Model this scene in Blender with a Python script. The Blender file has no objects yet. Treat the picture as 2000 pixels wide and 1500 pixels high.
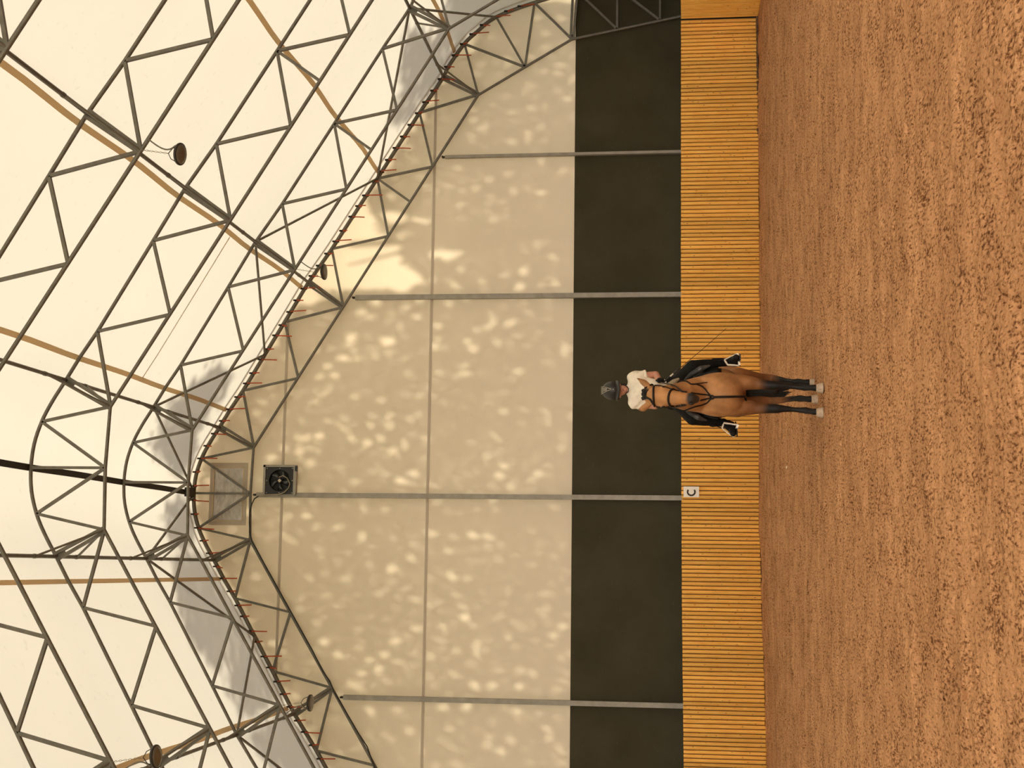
import bpy, bmesh, math, random
import numpy as np
from mathutils import Vector, Matrix
random.seed(7); rng = np.random.default_rng(7)
S = bpy.context.scene; COL = S.collection
V = Vector
# ------------------------------------------------------------------ camera
F = 2773.0
TH, PH, RO = (math.radians(a) for a in (7.456, 6.9686, 0.1151))
CAM = V((0, 0, 1.55))
FW = V((math.sin(TH)*math.cos(PH), math.cos(TH)*math.cos(PH), math.sin(PH)))
_r = V((math.cos(TH), -math.sin(TH), 0)); _d = FW.cross(_r)
RT = math.cos(RO)*_r + math.sin(RO)*_d
DN = -math.sin(RO)*_r + math.cos(RO)*_d
cd = bpy.data.cameras.new('camera'); cam = bpy.data.objects.new('camera', cd); COL.objects.link(cam)
cd.sensor_width = 36; cd.lens = F/2000*36; cd.clip_end = 300; cd.clip_start = .05
cam.matrix_world = Matrix(((DN.x, RT.x, -FW.x, CAM.x), (DN.y, RT.y, -FW.y, CAM.y), (DN.z, RT.z, -FW.z, CAM.z), (0, 0, 0, 1)))
S.camera = cam
def ray(x, y): return (750-y)*RT + (x-1000)*DN + F*FW
def at(x, y, Y):                                  # pixel of the photograph -> point of the vertical plane at depth Y
    D = ray(x, y); return CAM + D*(Y/D.y)
def on_ground(x, y, z=0):
    D = ray(x, y); return CAM + D*((z-CAM.z)/D.z)
# ------------------------------------------------------------------ materials
def lin(c):
    return tuple((v/255/12.92 if v/255 <= .04045 else ((v/255+.055)/1.055)**2.4) for v in c)
def new_mat(name):
    m = bpy.data.materials.new(name); m.use_nodes = True; nt = m.node_tree
    return m, nt, nt.nodes.get('Principled BSDF'), nt.nodes.get('Material Output')
def N(nt, typ, **kw):
    n = nt.nodes.new(typ)
    for k, v in kw.items():
        if k.startswith('i_'): n.inputs[k[2:].replace('_', ' ')].default_value = v
        else: setattr(n, k, v)
    return n
def L(nt, a, ao, b, bi): nt.links.new(a.outputs[ao], b.inputs[bi])
def ramp(nt, stops):
    r = nt.nodes.new('ShaderNodeValToRGB'); e = r.color_ramp.elements
    while len(e) > 1: e.remove(e[0])
    e[0].position = stops[0][0]; e[0].color = (*stops[0][1], 1)
    for p, c in stops[1:]:
        k = e.new(p); k.color = (*c, 1)
    return r
def simple(name, col, rough=.6, metal=0, var=.12, scale=14, bump=0, spec=.4, sheen=0):
    m, nt, b, o = new_mat(name)
    tc = N(nt, 'ShaderNodeTexCoord'); nz = N(nt, 'ShaderNodeTexNoise', i_Scale=scale, i_Detail=4.0)
    L(nt, tc, 'Object', nz, 'Vector')
    lo = tuple(max(0, c*(1-var)) for c in col); hi = tuple(min(1, c*(1+var)) for c in col)
    r = ramp(nt, [(.3, lo), (.7, hi)]); L(nt, nz, 'Fac', r, 'Fac'); L(nt, r, 'Color', b, 'Base Color')
    b.inputs['Roughness'].default_value = rough; b.inputs['Metallic'].default_value = metal
    b.inputs['Specular IOR Level'].default_value = spec
    if sheen: b.inputs['Sheen Weight'].default_value = sheen
    if bump:
        bp = N(nt, 'ShaderNodeBump', i_Strength=bump, i_Distance=.01); L(nt, nz, 'Fac', bp, 'Height'); L(nt, bp, 'Normal', b, 'Normal')
    return m
def membrane(name, refl, trans, speck=0.0, scale=.35):
    m, nt, b, o = new_mat(name); nt.nodes.remove(b)
    tc = N(nt, 'ShaderNodeTexCoord'); nz = N(nt, 'ShaderNodeTexNoise', i_Scale=scale, i_Detail=5.0)
    L(nt, tc, 'Object', nz, 'Vector')
    nf = N(nt, 'ShaderNodeTexNoise', i_Scale=9.0, i_Detail=3.0); L(nt, tc, 'Object', nf, 'Vector')
    def tint(c):
        r = ramp(nt, [(.3, tuple(v*.95 for v in c)), (.7, c)]); L(nt, nz, 'Fac', r, 'Fac')
        s = ramp(nt, [(.22, (1-speck,)*3), (.36, (1, 1, 1))]); L(nt, nf, 'Fac', s, 'Fac')
        x = N(nt, 'ShaderNodeMix', data_type='RGBA', blend_type='MULTIPLY'); x.inputs[0].default_value = 1
        nt.links.new(r.outputs['Color'], x.inputs[6]); nt.links.new(s.outputs['Color'], x.inputs[7])
        return x
    d = N(nt, 'ShaderNodeBsdfDiffuse'); t = N(nt, 'ShaderNodeBsdfTranslucent')
    nt.links.new(tint(refl).outputs[2], d.inputs['Color']); nt.links.new(tint(trans).outputs[2], t.inputs['Color'])
    a = N(nt, 'ShaderNodeAddShader'); nt.links.new(d.outputs[0], a.inputs[0]); nt.links.new(t.outputs[0], a.inputs[1])
    nt.links.new(a.outputs[0], o.inputs['Surface'])
    return m
M = {}
M['roof'] = membrane('roof_membrane', (.36, .34, .32), (.0428, .0400, .0340), .10)
M['wall'] = membrane('wall_membrane', (.60, .51, .425), (.0375, .0312, .0222), .04)
M['band'] = membrane('seam_band', (.30, .235, .165), (.48, .41, .30), .1)
M['wallseam'] = membrane('wall_seam', (.53, .455, .37), (.06, .05, .04), .1)
M['hem'] = membrane('hem', (.55, .45, .30), (.30, .24, .15), .2)
M['ridge'] = simple('ridge_band', (.030, .024, .016), .7)
M['steel'] = simple('galvanised_steel', (.155, .142, .118), .5, .25, .18, 9)
M['post'] = simple('post_steel', (.30, .272, .23), .5, .2, .14, 7)
M['rod'] = simple('brace_steel', (.16, .145, .115), .5, .3, .15, 9)
M['orange'] = simple('orange_webbing', (.42, .075, .025), .7, 0, .2, 30)
M['ratchet'] = simple('dark_buckle', (.03, .022, .016), .5, .3)
M['black_plastic'] = simple('black_plastic', (.014, .013, .012), .45)
M['lens'] = simple('lamp_lens', (.15, .14, .12), .15, 0, .1, 20)
M['lamp_body'] = simple('lamp_body', (.035, .03, .024), .45, .3)
M['chain'] = simple('chain_steel', (.30, .25, .18), .45, .5)
M['cable'] = simple('grey_cable', (.16, .14, .11), .5)
M['blade'] = simple('fan_blade', (.085, .088, .09), .3, .5, .2, 8)
M['hub'] = simple('fan_hub', (.62, .52, .42), .5)
M['white'] = simple('sign_white', (.93, .88, .80), .5, 0, .04, 10)
M['ink'] = simple('sign_ink', (.020, .012, .007), .6)
M['scrap'] = simple('pale_scrap', (.85, .7, .5), .6)
# dark wall sheet
def m_sheet():
    m, nt, b, o = new_mat('dark_sheet')
    tc = N(nt, 'ShaderNodeTexCoord')
    nz = N(nt, 'ShaderNodeTexNoise', i_Scale=1.2, i_Detail=6.0); L(nt, tc, 'Object', nz, 'Vector')
    mp = N(nt, 'ShaderNodeMapping'); mp.inputs['Scale'].default_value = (3, 3, 22); L(nt, tc, 'Object', mp, 'Vector')
    n2 = N(nt, 'ShaderNodeTexNoise', i_Scale=2.4, i_Detail=8.0, i_Roughness=.75); L(nt, mp, 'Vector', n2, 'Vector')
    r = ramp(nt, [(.3, (.046, .040, .0215)), (.7, (.062, .054, .031))]); L(nt, nz, 'Fac', r, 'Fac')
    s = ramp(nt, [(.60, (0, 0, 0)), (.78, (.75, .75, .75))]); L(nt, n2, 'Fac', s, 'Fac')
    x = N(nt, 'ShaderNodeMix', data_type='RGBA'); nt.links.new(s.outputs['Color'], x.inputs[0])
    nt.links.new(r.outputs['Color'], x.inputs[6]); x.inputs[7].default_value = (.15, .135, .09, 1)
    nt.links.new(x.outputs[2], b.inputs['Base Color']); b.inputs['Roughness'].default_value = .55
    b.inputs['Specular IOR Level'].default_value = .08
    return m
M['sheet'] = m_sheet()
def m_log():
    m, nt, b, o = new_mat('yellow_pine')
    tc = N(nt, 'ShaderNodeTexCoord'); oi = N(nt, 'ShaderNodeObjectInfo')
    at_ = N(nt, 'ShaderNodeAttribute', attribute_name='tone')
    mp = N(nt, 'ShaderNodeMapping'); mp.inputs['Scale'].default_value = (16, 16, 1.6); L(nt, tc, 'Object', mp, 'Vector')
    nz = N(nt, 'ShaderNodeTexNoise', i_Scale=2.2, i_Detail=6.0, i_Roughness=.65); L(nt, mp, 'Vector', nz, 'Vector')
    r = ramp(nt, [(.25, (.78, .38, .070)), (.5, (.93, .52, .108)), (.8, (.98, .63, .18))]); L(nt, nz, 'Fac', r, 'Fac')
    mk = N(nt, 'ShaderNodeMapping'); mk.inputs['Scale'].default_value = (17, 17, 7); L(nt, tc, 'Object', mk, 'Vector')
    vo = N(nt, 'ShaderNodeTexVoronoi', i_Scale=1.0); L(nt, mk, 'Vector', vo, 'Vector')
    kn = ramp(nt, [(.06, (.25, .19, .14)), (.15, (1, 1, 1))]); L(nt, vo, 'Distance', kn, 'Fac')
    x = N(nt, 'ShaderNodeMix', data_type='RGBA', blend_type='MULTIPLY'); x.inputs[0].default_value = 1
    nt.links.new(r.outputs['Color'], x.inputs[6]); nt.links.new(kn.outputs['Color'], x.inputs[7])
    hs = N(nt, 'ShaderNodeHueSaturation'); nt.links.new(x.outputs[2], hs.inputs['Color']); L(nt, at_, 'Fac', hs, 'Value')
    L(nt, hs, 'Color', b, 'Base Color'); b.inputs['Roughness'].default_value = .6; b.inputs['Specular IOR Level'].default_value = .25
    return m
M['log'] = m_log()
def m_floor():
    m, nt, b, o = new_mat('arena_sand')
    tc = N(nt, 'ShaderNodeTexCoord')
    n1 = N(nt, 'ShaderNodeTexNoise', i_Scale=.9, i_Detail=5.0); L(nt, tc, 'Object', n1, 'Vector')
    mp = N(nt, 'ShaderNodeMapping'); mp.inputs['Scale'].default_value = (1.0, .42, 1.0); L(nt, tc, 'Object', mp, 'Vector')
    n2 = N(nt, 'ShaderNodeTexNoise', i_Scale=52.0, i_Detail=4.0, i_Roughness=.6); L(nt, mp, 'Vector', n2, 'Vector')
    n3 = N(nt, 'ShaderNodeTexVoronoi', i_Scale=34.0); L(nt, mp, 'Vector', n3, 'Vector')
    ms = N(nt, 'ShaderNodeMapping'); ms.inputs['Scale'].default_value = (.35, 2.6, 1.0); L(nt, tc, 'Object', ms, 'Vector')
    n4 = N(nt, 'ShaderNodeTexNoise', i_Scale=1.6, i_Detail=5.0); L(nt, ms, 'Vector', n4, 'Vector')
    r1 = ramp(nt, [(.3, (.49, .248, .117)), (.7, (.59, .310, .150))]); L(nt, n1, 'Fac', r1, 'Fac')
    r2 = ramp(nt, [(.355, (.24, .18, .14)), (.45, (.68, .63, .58)), (.515, (1, 1, 1)), (.75, (1.1, 1.1, 1.1))])  # dark specks: shadows between clods painted into the sand colour
    r4 = ramp(nt, [(.35, (.84, .82, .80)), (.6, (1.06, 1.06, 1.06))]); L(nt, n4, 'Fac', r4, 'Fac'); nb = N(nt, 'ShaderNodeTexNoise', i_Scale=2.6, i_Detail=3.0); L(nt, tc, 'Object', nb, 'Vector')
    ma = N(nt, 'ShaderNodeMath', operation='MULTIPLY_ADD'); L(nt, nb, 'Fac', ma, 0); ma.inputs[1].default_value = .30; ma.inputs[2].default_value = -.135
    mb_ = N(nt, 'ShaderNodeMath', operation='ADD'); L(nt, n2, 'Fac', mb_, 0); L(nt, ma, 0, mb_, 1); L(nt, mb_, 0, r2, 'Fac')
    x = N(nt, 'ShaderNodeMix', data_type='RGBA', blend_type='MULTIPLY'); x.inputs[0].default_value = 1
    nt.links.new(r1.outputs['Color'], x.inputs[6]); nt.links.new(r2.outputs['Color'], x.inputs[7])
    y = N(nt, 'ShaderNodeMix', data_type='RGBA', blend_type='MULTIPLY'); y.inputs[0].default_value = 1
    nt.links.new(x.outputs[2], y.inputs[6]); nt.links.new(r4.outputs['Color'], y.inputs[7])
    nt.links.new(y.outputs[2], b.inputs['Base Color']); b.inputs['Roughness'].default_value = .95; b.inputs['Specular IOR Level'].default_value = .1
    ad = N(nt, 'ShaderNodeMath', operation='ADD'); L(nt, n2, 'Fac', ad, 0); L(nt, n3, 'Distance', ad, 1)
    bp = N(nt, 'ShaderNodeBump', i_Strength=.8, i_Distance=.022); L(nt, ad, 0, bp, 'Height'); L(nt, bp, 'Normal', b, 'Normal')
    return m
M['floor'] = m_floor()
def m_coat():
    m, nt, b, o = new_mat('buckskin_coat')
    a = N(nt, 'ShaderNodeAttribute', attribute_name='coat'); tc = N(nt, 'ShaderNodeTexCoord')
    nz = N(nt, 'ShaderNodeTexNoise', i_Scale=7.0, i_Detail=5.0); L(nt, tc, 'Object', nz, 'Vector')
    r = ramp(nt, [(.3, (.70, .67, .64)), (.68, (1.15, 1.15, 1.15))]); L(nt, nz, 'Fac', r, 'Fac')  # noise mottling paints muscle shading into the coat colour
    x = N(nt, 'ShaderNodeMix', data_type='RGBA', blend_type='MULTIPLY'); x.inputs[0].default_value = 1
    nt.links.new(a.outputs['Color'], x.inputs[6]); nt.links.new(r.outputs['Color'], x.inputs[7])
    nt.links.new(x.outputs[2], b.inputs['Base Color']); b.inputs['Roughness'].default_value = .55; b.inputs['Specular IOR Level'].default_value = .25
    return m
M['coat'] = m_coat()
M['hair'] = simple('black_hair', (.012, .009, .007), .6, 0, .3, 40, .3)
M['hoof'] = simple('pale_hoof', (.46, .34, .24), .6, 0, .22, 30)
M['eye'] = simple('eye', (.010, .007, .005), .12)
M['skin'] = simple('skin', (.56, .26, .17), .5, 0, .08, 20)
M['shirt'] = simple('cream_shirt', (.82, .74, .60), .85, 0, .07, 16, .6)
M['breeches'] = simple('black_breeches', (.009, .008, .007), .8, 0, .3, 18, .4, .15)
M['leather'] = simple('black_leather', (.008, .007, .006), .5, 0, .3, 25, .15, .25)
M['strap'] = simple('brown_black_strap', (.014, .008, .005), .55, 0, .3, 25, 0, .25)
M['pad'] = simple('grey_pad', (.055, .052, .048), .3, 0, .2, 20)
M['fleece'] = simple('beige_fleece', (.33, .265, .165), .9, 0, .2, 60, .6)
M['iron'] = simple('pale_stirrup', (.72, .62, .48), .35, .2)
M['helmet'] = simple('helmet_shell', (.020, .018, .016), .42, 0, .2, 60, .1)
M['vent'] = simple('helmet_vent', (.30, .27, .22), .35, .5)
M['glove'] = simple('black_glove', (.008, .007, .007), .7, 0, .2, 20, 0, .2)
M['leaf'] = membrane('leaf', (.14, .12, .08), (.42, .34, .23), .2, 3)
M['bark'] = simple('bark', (.12, .08, .05), .9, 0, .3, 6)
def m_pane():
    m, nt, b, o = new_mat('film_pane'); nt.nodes.remove(b)
    tc = N(nt, 'ShaderNodeTexCoord'); mp = N(nt, 'ShaderNodeMapping'); mp.inputs['Scale'].default_value = (1, 1, 2.2); L(nt, tc, 'Object', mp, 'Vector')
    nz = N(nt, 'ShaderNodeTexNoise', i_Scale=3.4, i_Detail=7.0, i_Roughness=.65); L(nt, mp, 'Vector', nz, 'Vector')
    r = ramp(nt, [(.3, (.20, .155, .115)), (.7, (.60, .50, .41))]); L(nt, nz, 'Fac', r, 'Fac')
    t = N(nt, 'ShaderNodeBsdfTransparent'); t.inputs[0].default_value = (.85, .85, .9, 1)
    tl = N(nt, 'ShaderNodeBsdfTranslucent'); df = N(nt, 'ShaderNodeBsdfDiffuse'); L(nt, r, 'Color', tl, 'Color'); L(nt, r, 'Color', df, 'Color')
    g = N(nt, 'ShaderNodeBsdfGlossy'); g.inputs['Roughness'].default_value = .25
    bp = N(nt, 'ShaderNodeBump', i_Strength=.5, i_Distance=.05); L(nt, nz, 'Fac', bp, 'Height'); L(nt, bp, 'Normal', g, 'Normal')
    m1 = N(nt, 'ShaderNodeMixShader'); m1.inputs[0].default_value = .5; nt.links.new(df.outputs[0], m1.inputs[1]); nt.links.new(df.outputs[0], m1.inputs[2])
    m2 = N(nt, 'ShaderNodeMixShader'); m2.inputs[0].default_value = .25; nt.links.new(m1.outputs[0], m2.inputs[1]); nt.links.new(g.outputs[0], m2.inputs[2])
    m3 = N(nt, 'ShaderNodeMixShader'); m3.inputs[0].default_value = .07; nt.links.new(m2.outputs[0], m3.inputs[1]); nt.links.new(t.outputs[0], m3.inputs[2])
    nt.links.new(m3.outputs[0], o.inputs['Surface'])
    return m
M['pane'] = m_pane()
# ------------------------------------------------------------------ mesh builder
def frame_of(d, up=V((0, 0, 1))):
    d = d.normalized()
    if abs(d.dot(up)) > .98: up = V((0, 1, 0))
    x = up.cross(d).normalized(); y = d.cross(x); return x, y, d
class MB:
    def __init__(s): s.v = []; s.f = []; s.sm = []
    def add(s, vs, fs, smooth):
        o = len(s.v); s.v += [tuple(p) for p in vs]; s.f += [tuple(i+o for i in f) for f in fs]; s.sm += [smooth]*len(fs)
    def box(s, c, h, ax=None):
        c = V(c); ax = ax or (V((1, 0, 0)), V((0, 1, 0)), V((0, 0, 1)))
        vs = [c + ax[0]*(h[0]*i) + ax[1]*(h[1]*j) + ax[2]*(h[2]*k) for i in (-1, 1) for j in (-1, 1) for k in (-1, 1)]
        s.add(vs, [(0, 1, 3, 2), (4, 6, 7, 5), (0, 4, 5, 1), (2, 3, 7, 6), (0, 2, 6, 4), (1, 5, 7, 3)], False); return s
    def beam(s, p, q, w, h, up=V((0, 0, 1))):
        p, q = V(p), V(q); x, y, d = frame_of(q-p, up)
        return s.box((p+q)/2, (w/2, h/2, (q-p).length/2), (x, y, d))
    def tube(s, p, q, r, r2=None, n=10, caps=True):
        return s.path([p, q], [r, r if r2 is None else r2], n, caps)
    def path(s, pts, r, n=8, caps=True):
        pts = [V(p) for p in pts]; m = len(pts)
        rs = list(r) if isinstance(r, (list, tuple)) else [r]*m
        vs = []; px = None
        for i, p in enumerate(pts):
            d = (pts[min(i+1, m-1)] - pts[max(i-1, 0)])
            if px is None: x, y, d = frame_of(d)
            else:
                d = d.normalized(); x = (px - d*px.dot(d)).normalized(); y = d.cross(x)
            px = x
            for k in range(n):
                a = 2*math.pi*k/n; vs.append(p + x*(rs[i]*math.cos(a)) + y*(rs[i]*math.sin(a)))
        s.add(vs, [(i*n+k, i*n+(k+1) % n, (i+1)*n+(k+1) % n, (i+1)*n+k) for i in range(m-1) for k in range(n)], True)
        if caps:
            s.add(vs[:n], [tuple(range(n-1, -1, -1))], False); s.add(vs[-n:], [tuple(range(n))], False)
        return s
    def ribbon(s, pts, w, t, side):
        # flat strap along pts; side = width direction
        side = V(side).normalized(); pts = [V(p) for p in pts]; vs = []
        for i, p in enumerate(pts):
            d = (pts[min(i+1, len(pts)-1)] - pts[max(i-1, 0)]).normalized(); sd = (side - d*side.dot(d)).normalized(); n = d.cross(sd)
            vs += [p+sd*w/2+n*t/2, p-sd*w/2+n*t/2, p-sd*w/2-n*t/2, p+sd*w/2-n*t/2]
        m = len(pts); fs = [(i*4+k, i*4+(k+1) % 4, i*4+4+(k+1) % 4, i*4+4+k) for i in range(m-1) for k in range(4)]
        fs += [(3, 2, 1, 0), tuple((m-1)*4+k for k in range(4))]
        s.add(vs, fs, False); return s
    def ell(s, c, r, ax=None, nu=16, nv=10):
        c = V(c); ax = ax or (V((1, 0, 0)), V((0, 1, 0)), V((0, 0, 1))); vs = []; fs = []
        vs.append(c - ax[2]*r[2])
        for j in range(1, nv):
            t = -math.pi/2 + math.pi*j/nv
            for i in range(nu):
                a = 2*math.pi*i/nu
                vs.append(c + ax[0]*(r[0]*math.cos(t)*math.cos(a)) + ax[1]*(r[1]*math.cos(t)*math.sin(a)) + ax[2]*(r[2]*math.sin(t)))
        vs.append(c + ax[2]*r[2]); top = len(vs)-1
        for i in range(nu): fs.append((0, 1+(i+1) % nu, 1+i))
        for j in range(nv-2):
            for i in range(nu): fs.append((1+j*nu+i, 1+j*nu+(i+1) % nu, 1+(j+1)*nu+(i+1) % nu, 1+(j+1)*nu+i))
        for i in range(nu): fs.append((top, 1+(nv-2)*nu+i, 1+(nv-2)*nu+(i+1) % nu))
        s.add(vs, fs, True); return s
    def cap(s, p, q, r1, r2, n=14):
        # rounded cone
        p, q = V(p), V(q); x, y, d = frame_of(q-p)
        pts = []; rs = []
        for k in range(5): a = -math.pi/2 + k*math.pi/8; pts.append(p + d*(r1*math.sin(a))); rs.append(max(1e-4, r1*math.cos(a)))
        for k in range(5): a = k*math.pi/8; pts.append(q + d*(r2*math.sin(a))); rs.append(max(1e-4, r2*math.cos(a)))
        vs = []
        for pt, r in zip(pts, rs):
            for k in range(n):
                a = 2*math.pi*k/n; vs.append(pt + x*(r*math.cos(a)) + y*(r*math.sin(a)))
        m = len(pts); fs = [(i*n+k, i*n+(k+1) % n, (i+1)*n+(k+1) % n, (i+1)*n+k) for i in range(m-1) for k in range(n)]
        fs += [tuple(range(n-1, -1, -1)), tuple((m-1)*n+k for k in range(n))]
        s.add(vs, fs, True); return s
    def lathe(s, c, prof, axis, n=24):
        x, y, d = frame_of(V(axis)); c = V(c); vs = []
        for h, r in prof:
            for k in range(n):
                a = 2*math.pi*k/n; vs.append(c + d*h + x*(r*math.cos(a)) + y*(r*math.sin(a)))
        m = len(prof); s.add(vs, [(i*n+k, i*n+(k+1) % n, (i+1)*n+(k+1) % n, (i+1)*n+k) for i in range(m-1) for k in range(n)], True)
        s.add(vs[:n], [tuple(range(n-1, -1, -1))], False); s.add(vs[-n:], [tuple(range(n))], False); return s
    def poly(s, pts, t, nrm):
        # extruded polygon
        nrm = V(nrm).normalized(); n = len(pts); pts = [V(p) for p in pts]
        vs = [p + nrm*t/2 for p in pts] + [p - nrm*t/2 for p in pts]
        s.add(vs, [tuple(range(n)), tuple(range(2*n-1, n-1, -1))] + [(i, i+n, (i+1) % n+n, (i+1) % n) for i in range(n)], False); return s
    def mesh(s, name):
        me = bpy.data.meshes.new(name); me.from_pydata(s.v, [], s.f); me.polygons.foreach_set('use_smooth', s.sm); me.update(); return me
    def build(s, name, mat, parent=None):
        return obj(name, s.mesh(name), mat, parent)
def obj(name, me, mat, parent=None):
    o = bpy.data.objects.new(name, me); COL.objects.link(o)
    if mat is not None: me.materials.append(mat)
    if parent is not None:
        o.parent = parent; o.matrix_parent_inverse = parent.matrix_basis.inverted()
    return o
def tag(o, label=None, cat=None, group=None, kind=None):
    if label: o['label'] = label
    if cat: o['category'] = cat
    if group: o['group'] = group
    if kind: o['kind'] = kind
    return o
def empty(name, loc=(0, 0, 0)):
    o = bpy.data.objects.new(name, None); COL.objects.link(o); o.location = loc; o.empty_display_size = .1
    return o
def organic(mb, name, mat, voxel, smooth=6, parent=None, fac=.5):
    me = mb.mesh(name+'_tmp'); t = bpy.data.objects.new('tmp', me); COL.objects.link(t)
    r = t.modifiers.new('r', 'REMESH'); r.mode = 'VOXEL'; r.voxel_size = voxel; r.use_smooth_shade = True
    k = t.modifiers.new('s', 'SMOOTH'); k.factor = fac; k.iterations = smooth
    dg = bpy.context.evaluated_depsgraph_get(); dg.update()
    out = bpy.data.meshes.new_from_object(t.evaluated_get(dg))
    bpy.data.objects.remove(t); out.name = name; out.materials.clear()
    out.polygons.foreach_set('use_smooth', [True]*len(out.polygons))
    return obj(name, out, mat, parent)
# ------------------------------------------------------------------ building measures
Y0 = 27.8; SP = 3.6314; CX = 1.4227
LOGY = 27.5; WALLY = Y0+.14
OUT = [(10.40, 0), (10.38, 2.6), (10.35, 3.4), (10.26, 4.1), (10.13, 4.62), (9.85, 5.41), (9.55, 5.80), (9.29, 6.07), (8.83, 6.38), (8.60, 6.49), (8.2, 6.74), (7.85, 6.97),
       (6.475, 7.82), (5.01, 8.73), (4.30, 9.21), (3.5, 9.67), (2.09, 10.49), (1.7, 10.745), (1.34, 10.955), (1.0, 11.16), (.70, 11.305), (.36, 11.405), (0, 11.435)]
def _cr(pr):
    ext = pr + [(-pr[-2][0], pr[-2][1])]; out = []
    for i in range(len(pr)-1):
        p1, p2 = ext[i], ext[i+1]; out.append(p1); p0 = ext[max(i-1, 0)]; p3 = ext[i+2]
        if p1[0] < 1.5 or 7.8 < p1[0] < 10.36:
            for t in (.25, .5, .75):
                f = lambda a, b, c, d: .5*((2*b)+(c-a)*t+(2*a-5*b+4*c-d)*t*t+(3*b-a-3*c+d)*t**3)
                out.append((f(p0[0], p1[0], p2[0], p3[0]), f(p0[1], p1[1], p2[1], p3[1])))
    return out + [pr[-1]]
OUT = _cr(OUT)
INN = [(10.04, 0), (9.32, 3.84), (8.19, 5.76), (.93, 10.225), (0, 10.256)]
ND = dict(K=(9.32, 3.84), i1=(8.76, 4.80), IK=(8.2, 5.76), i2=(6.70, 6.675), i7=(5.97, 7.12), i3=(5.26, 7.56), i4=(3.80, 8.455), i5=(2.345, 9.345), IA=(.93, 10.22), i0=(0, 10.256),
          o1=(10.13, 4.62), o2=(9.85, 5.41), o3=(9.29, 6.06), oK=(8.60, 6.49), o4=(7.85, 6.97), o5=(6.475, 7.82), o6=(5.01, 8.73), oP=(4.32, 9.20), o7=(3.5, 9.67), o8=(2.09, 10.49), oA=(1.34, 10.955), o9=(.70, 11.305), o0=(0, 11.42),
          b0=(10.38, 3.78), l1=(9.50, 2.92), b1=(10.38, 2.92), l2=(9.66, 2.05), b2=(10.38, 2.05), l3=(9.82, 1.2), b3=(10.39, 1.2))
WEB = 'K-o1 i1-o1 i1-o2 i1-o3 IK-o3 IK-o4 i2-o4 i2-o5 i3-o5 i7-o5 i3-o6 i4-o6 i4-o7 i5-o7 i5-o8 IA-o8 IA-o9 i0-o9 l1-b1 l1-b0 l2-b2 l2-b1 l3-b3 l3-b2'.split()
DBL = 'IK-oK i4-oP IA-oA K-b0'.split()
def P(n, sgn, Y):
    a, z = ND[n] if isinstance(n, str) else n
    return V((CX+sgn*a, Y, z))
def offset_profile(pr, dist):
    out = []
    for i, (a, z) in enumerate(pr):
        a0, z0 = pr[max(i-1, 0)]; a1, z1 = pr[min(i+1, len(pr)-1)]
        tx, tz = a1-a0, z1-z0; l = math.hypot(tx, tz)
        nx, nz = tz/l, -tx/l
        if i == 0: nx, nz = 1, 0
        if i == len(pr)-1: nx, nz = 0, 1
        out.append((a+nx*dist, z+nz*dist))
    return out
def full(pr): return [(CX+a, z) for a, z in pr] + [(CX-a, z) for a, z in reversed(pr[:-1])]
ORD = ['end', 'second', 'third', 'fourth', 'fifth']
YT = [Y0-SP*j for j in range(5)]
for j, Y in enumerate(YT):
    t = empty('roof_truss', (CX, Y, 0))
    tag(t, ['grey steel roof truss against the end wall with orange lashings on its outer chord', 'grey steel roof truss second from the end wall, cross-braced to the end truss',
            'grey steel roof truss third from the end wall', 'grey steel roof truss fourth from the end wall, nearer pair of round lamps on it',
            'grey steel roof truss nearest the camera, only its lower chord in the top left corner'][j], 'truss', 'steel roof trusses')
    MB().path([V((x, Y, z)) for x, z in full(OUT)], .029 if j else .042, 10).build('outer_chord', M['steel'] if j else M['rod'], t)
    MB().path([V((x, Y, z)) for x, z in full(INN)], .029, 10).build('inner_chord', M['steel'], t)
    vis = (-1, 1)
    for s in vis:
        for w in WEB:
            a, b = w.split('-')
            MB().beam(P(a, s, Y), P(b, s, Y), .044, .052, V((0, 1, 0))).build('web_bar', M['steel'], t)
        for w in DBL:
            a, b = w.split('-')
            p, q = P(a, s, Y), P(b, s, Y)
            n = (q-p).cross(V((0, 1, 0))).normalized()
            for e in (-.040, .040): MB().beam(p+n*e*.7, q+n*e*1.15, .048, .055, V((0, 1, 0))).build('node_strut', M['steel'], t)
            # gusset plate and bolts at the node
            g = MB(); d = (q-p).normalized()
            g.poly([q+n*.08, q-n*.08, q-n*.05-d*.16, q+n*.05-d*.16], .012, (0, 1, 0))
            gp = g.build('gusset_plate', M['steel'], t)
            MB().tube(p+d*.07-V((0, .05, 0)), p+d*.07+V((0, .05, 0)), .016).build('bolt', M['ratchet'], gp)
    MB().beam(P('i0', 1, Y), P('o0', 1, Y), .042, .046, V((0, 1, 0))).build('king_post', M['steel'], t)
# purlins with stays
def purlin(node, inner, s, label):
    a, z = ND[node]; root = empty('purlin', (CX+s*a, YT[0], z))
    tag(root, label, 'purlin', 'steel purlins along the roof')
    off = V((0, 0, .0))
    MB().tube(P(node, s, YT[4]-1.2), P(node, s, Y0), .030).build('bar', M['steel'], root)
    for j, Y in enumerate(YT):
        ip = P(inner, s, Y)
        for dy in ((-1, 1) if j else (-1,)):
            q = P(node, s, Y+dy*.72)
            d = (ip-q)
            MB().path([q, q+d*.04+V((0, 0, -.01)), ip], .019, 6).build('stay', M['rod'], root)
            MB().tube(q-V((.0, .035, 0)), q+V((0, .035, 0)), .036).build('clamp', M['rod'], root)
purlin('oP', 'i4', 1, 'steel purlin halfway up the right roof slope, lamps hang along it')
purlin('oA', 'IA', 1, 'steel purlin just right of the roof ridge')
purlin('oA', 'IA', -1, 'steel purlin just left of the roof ridge')
purlin('oP', 'i4', -1, 'steel purlin halfway up the left roof slope')
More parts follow.
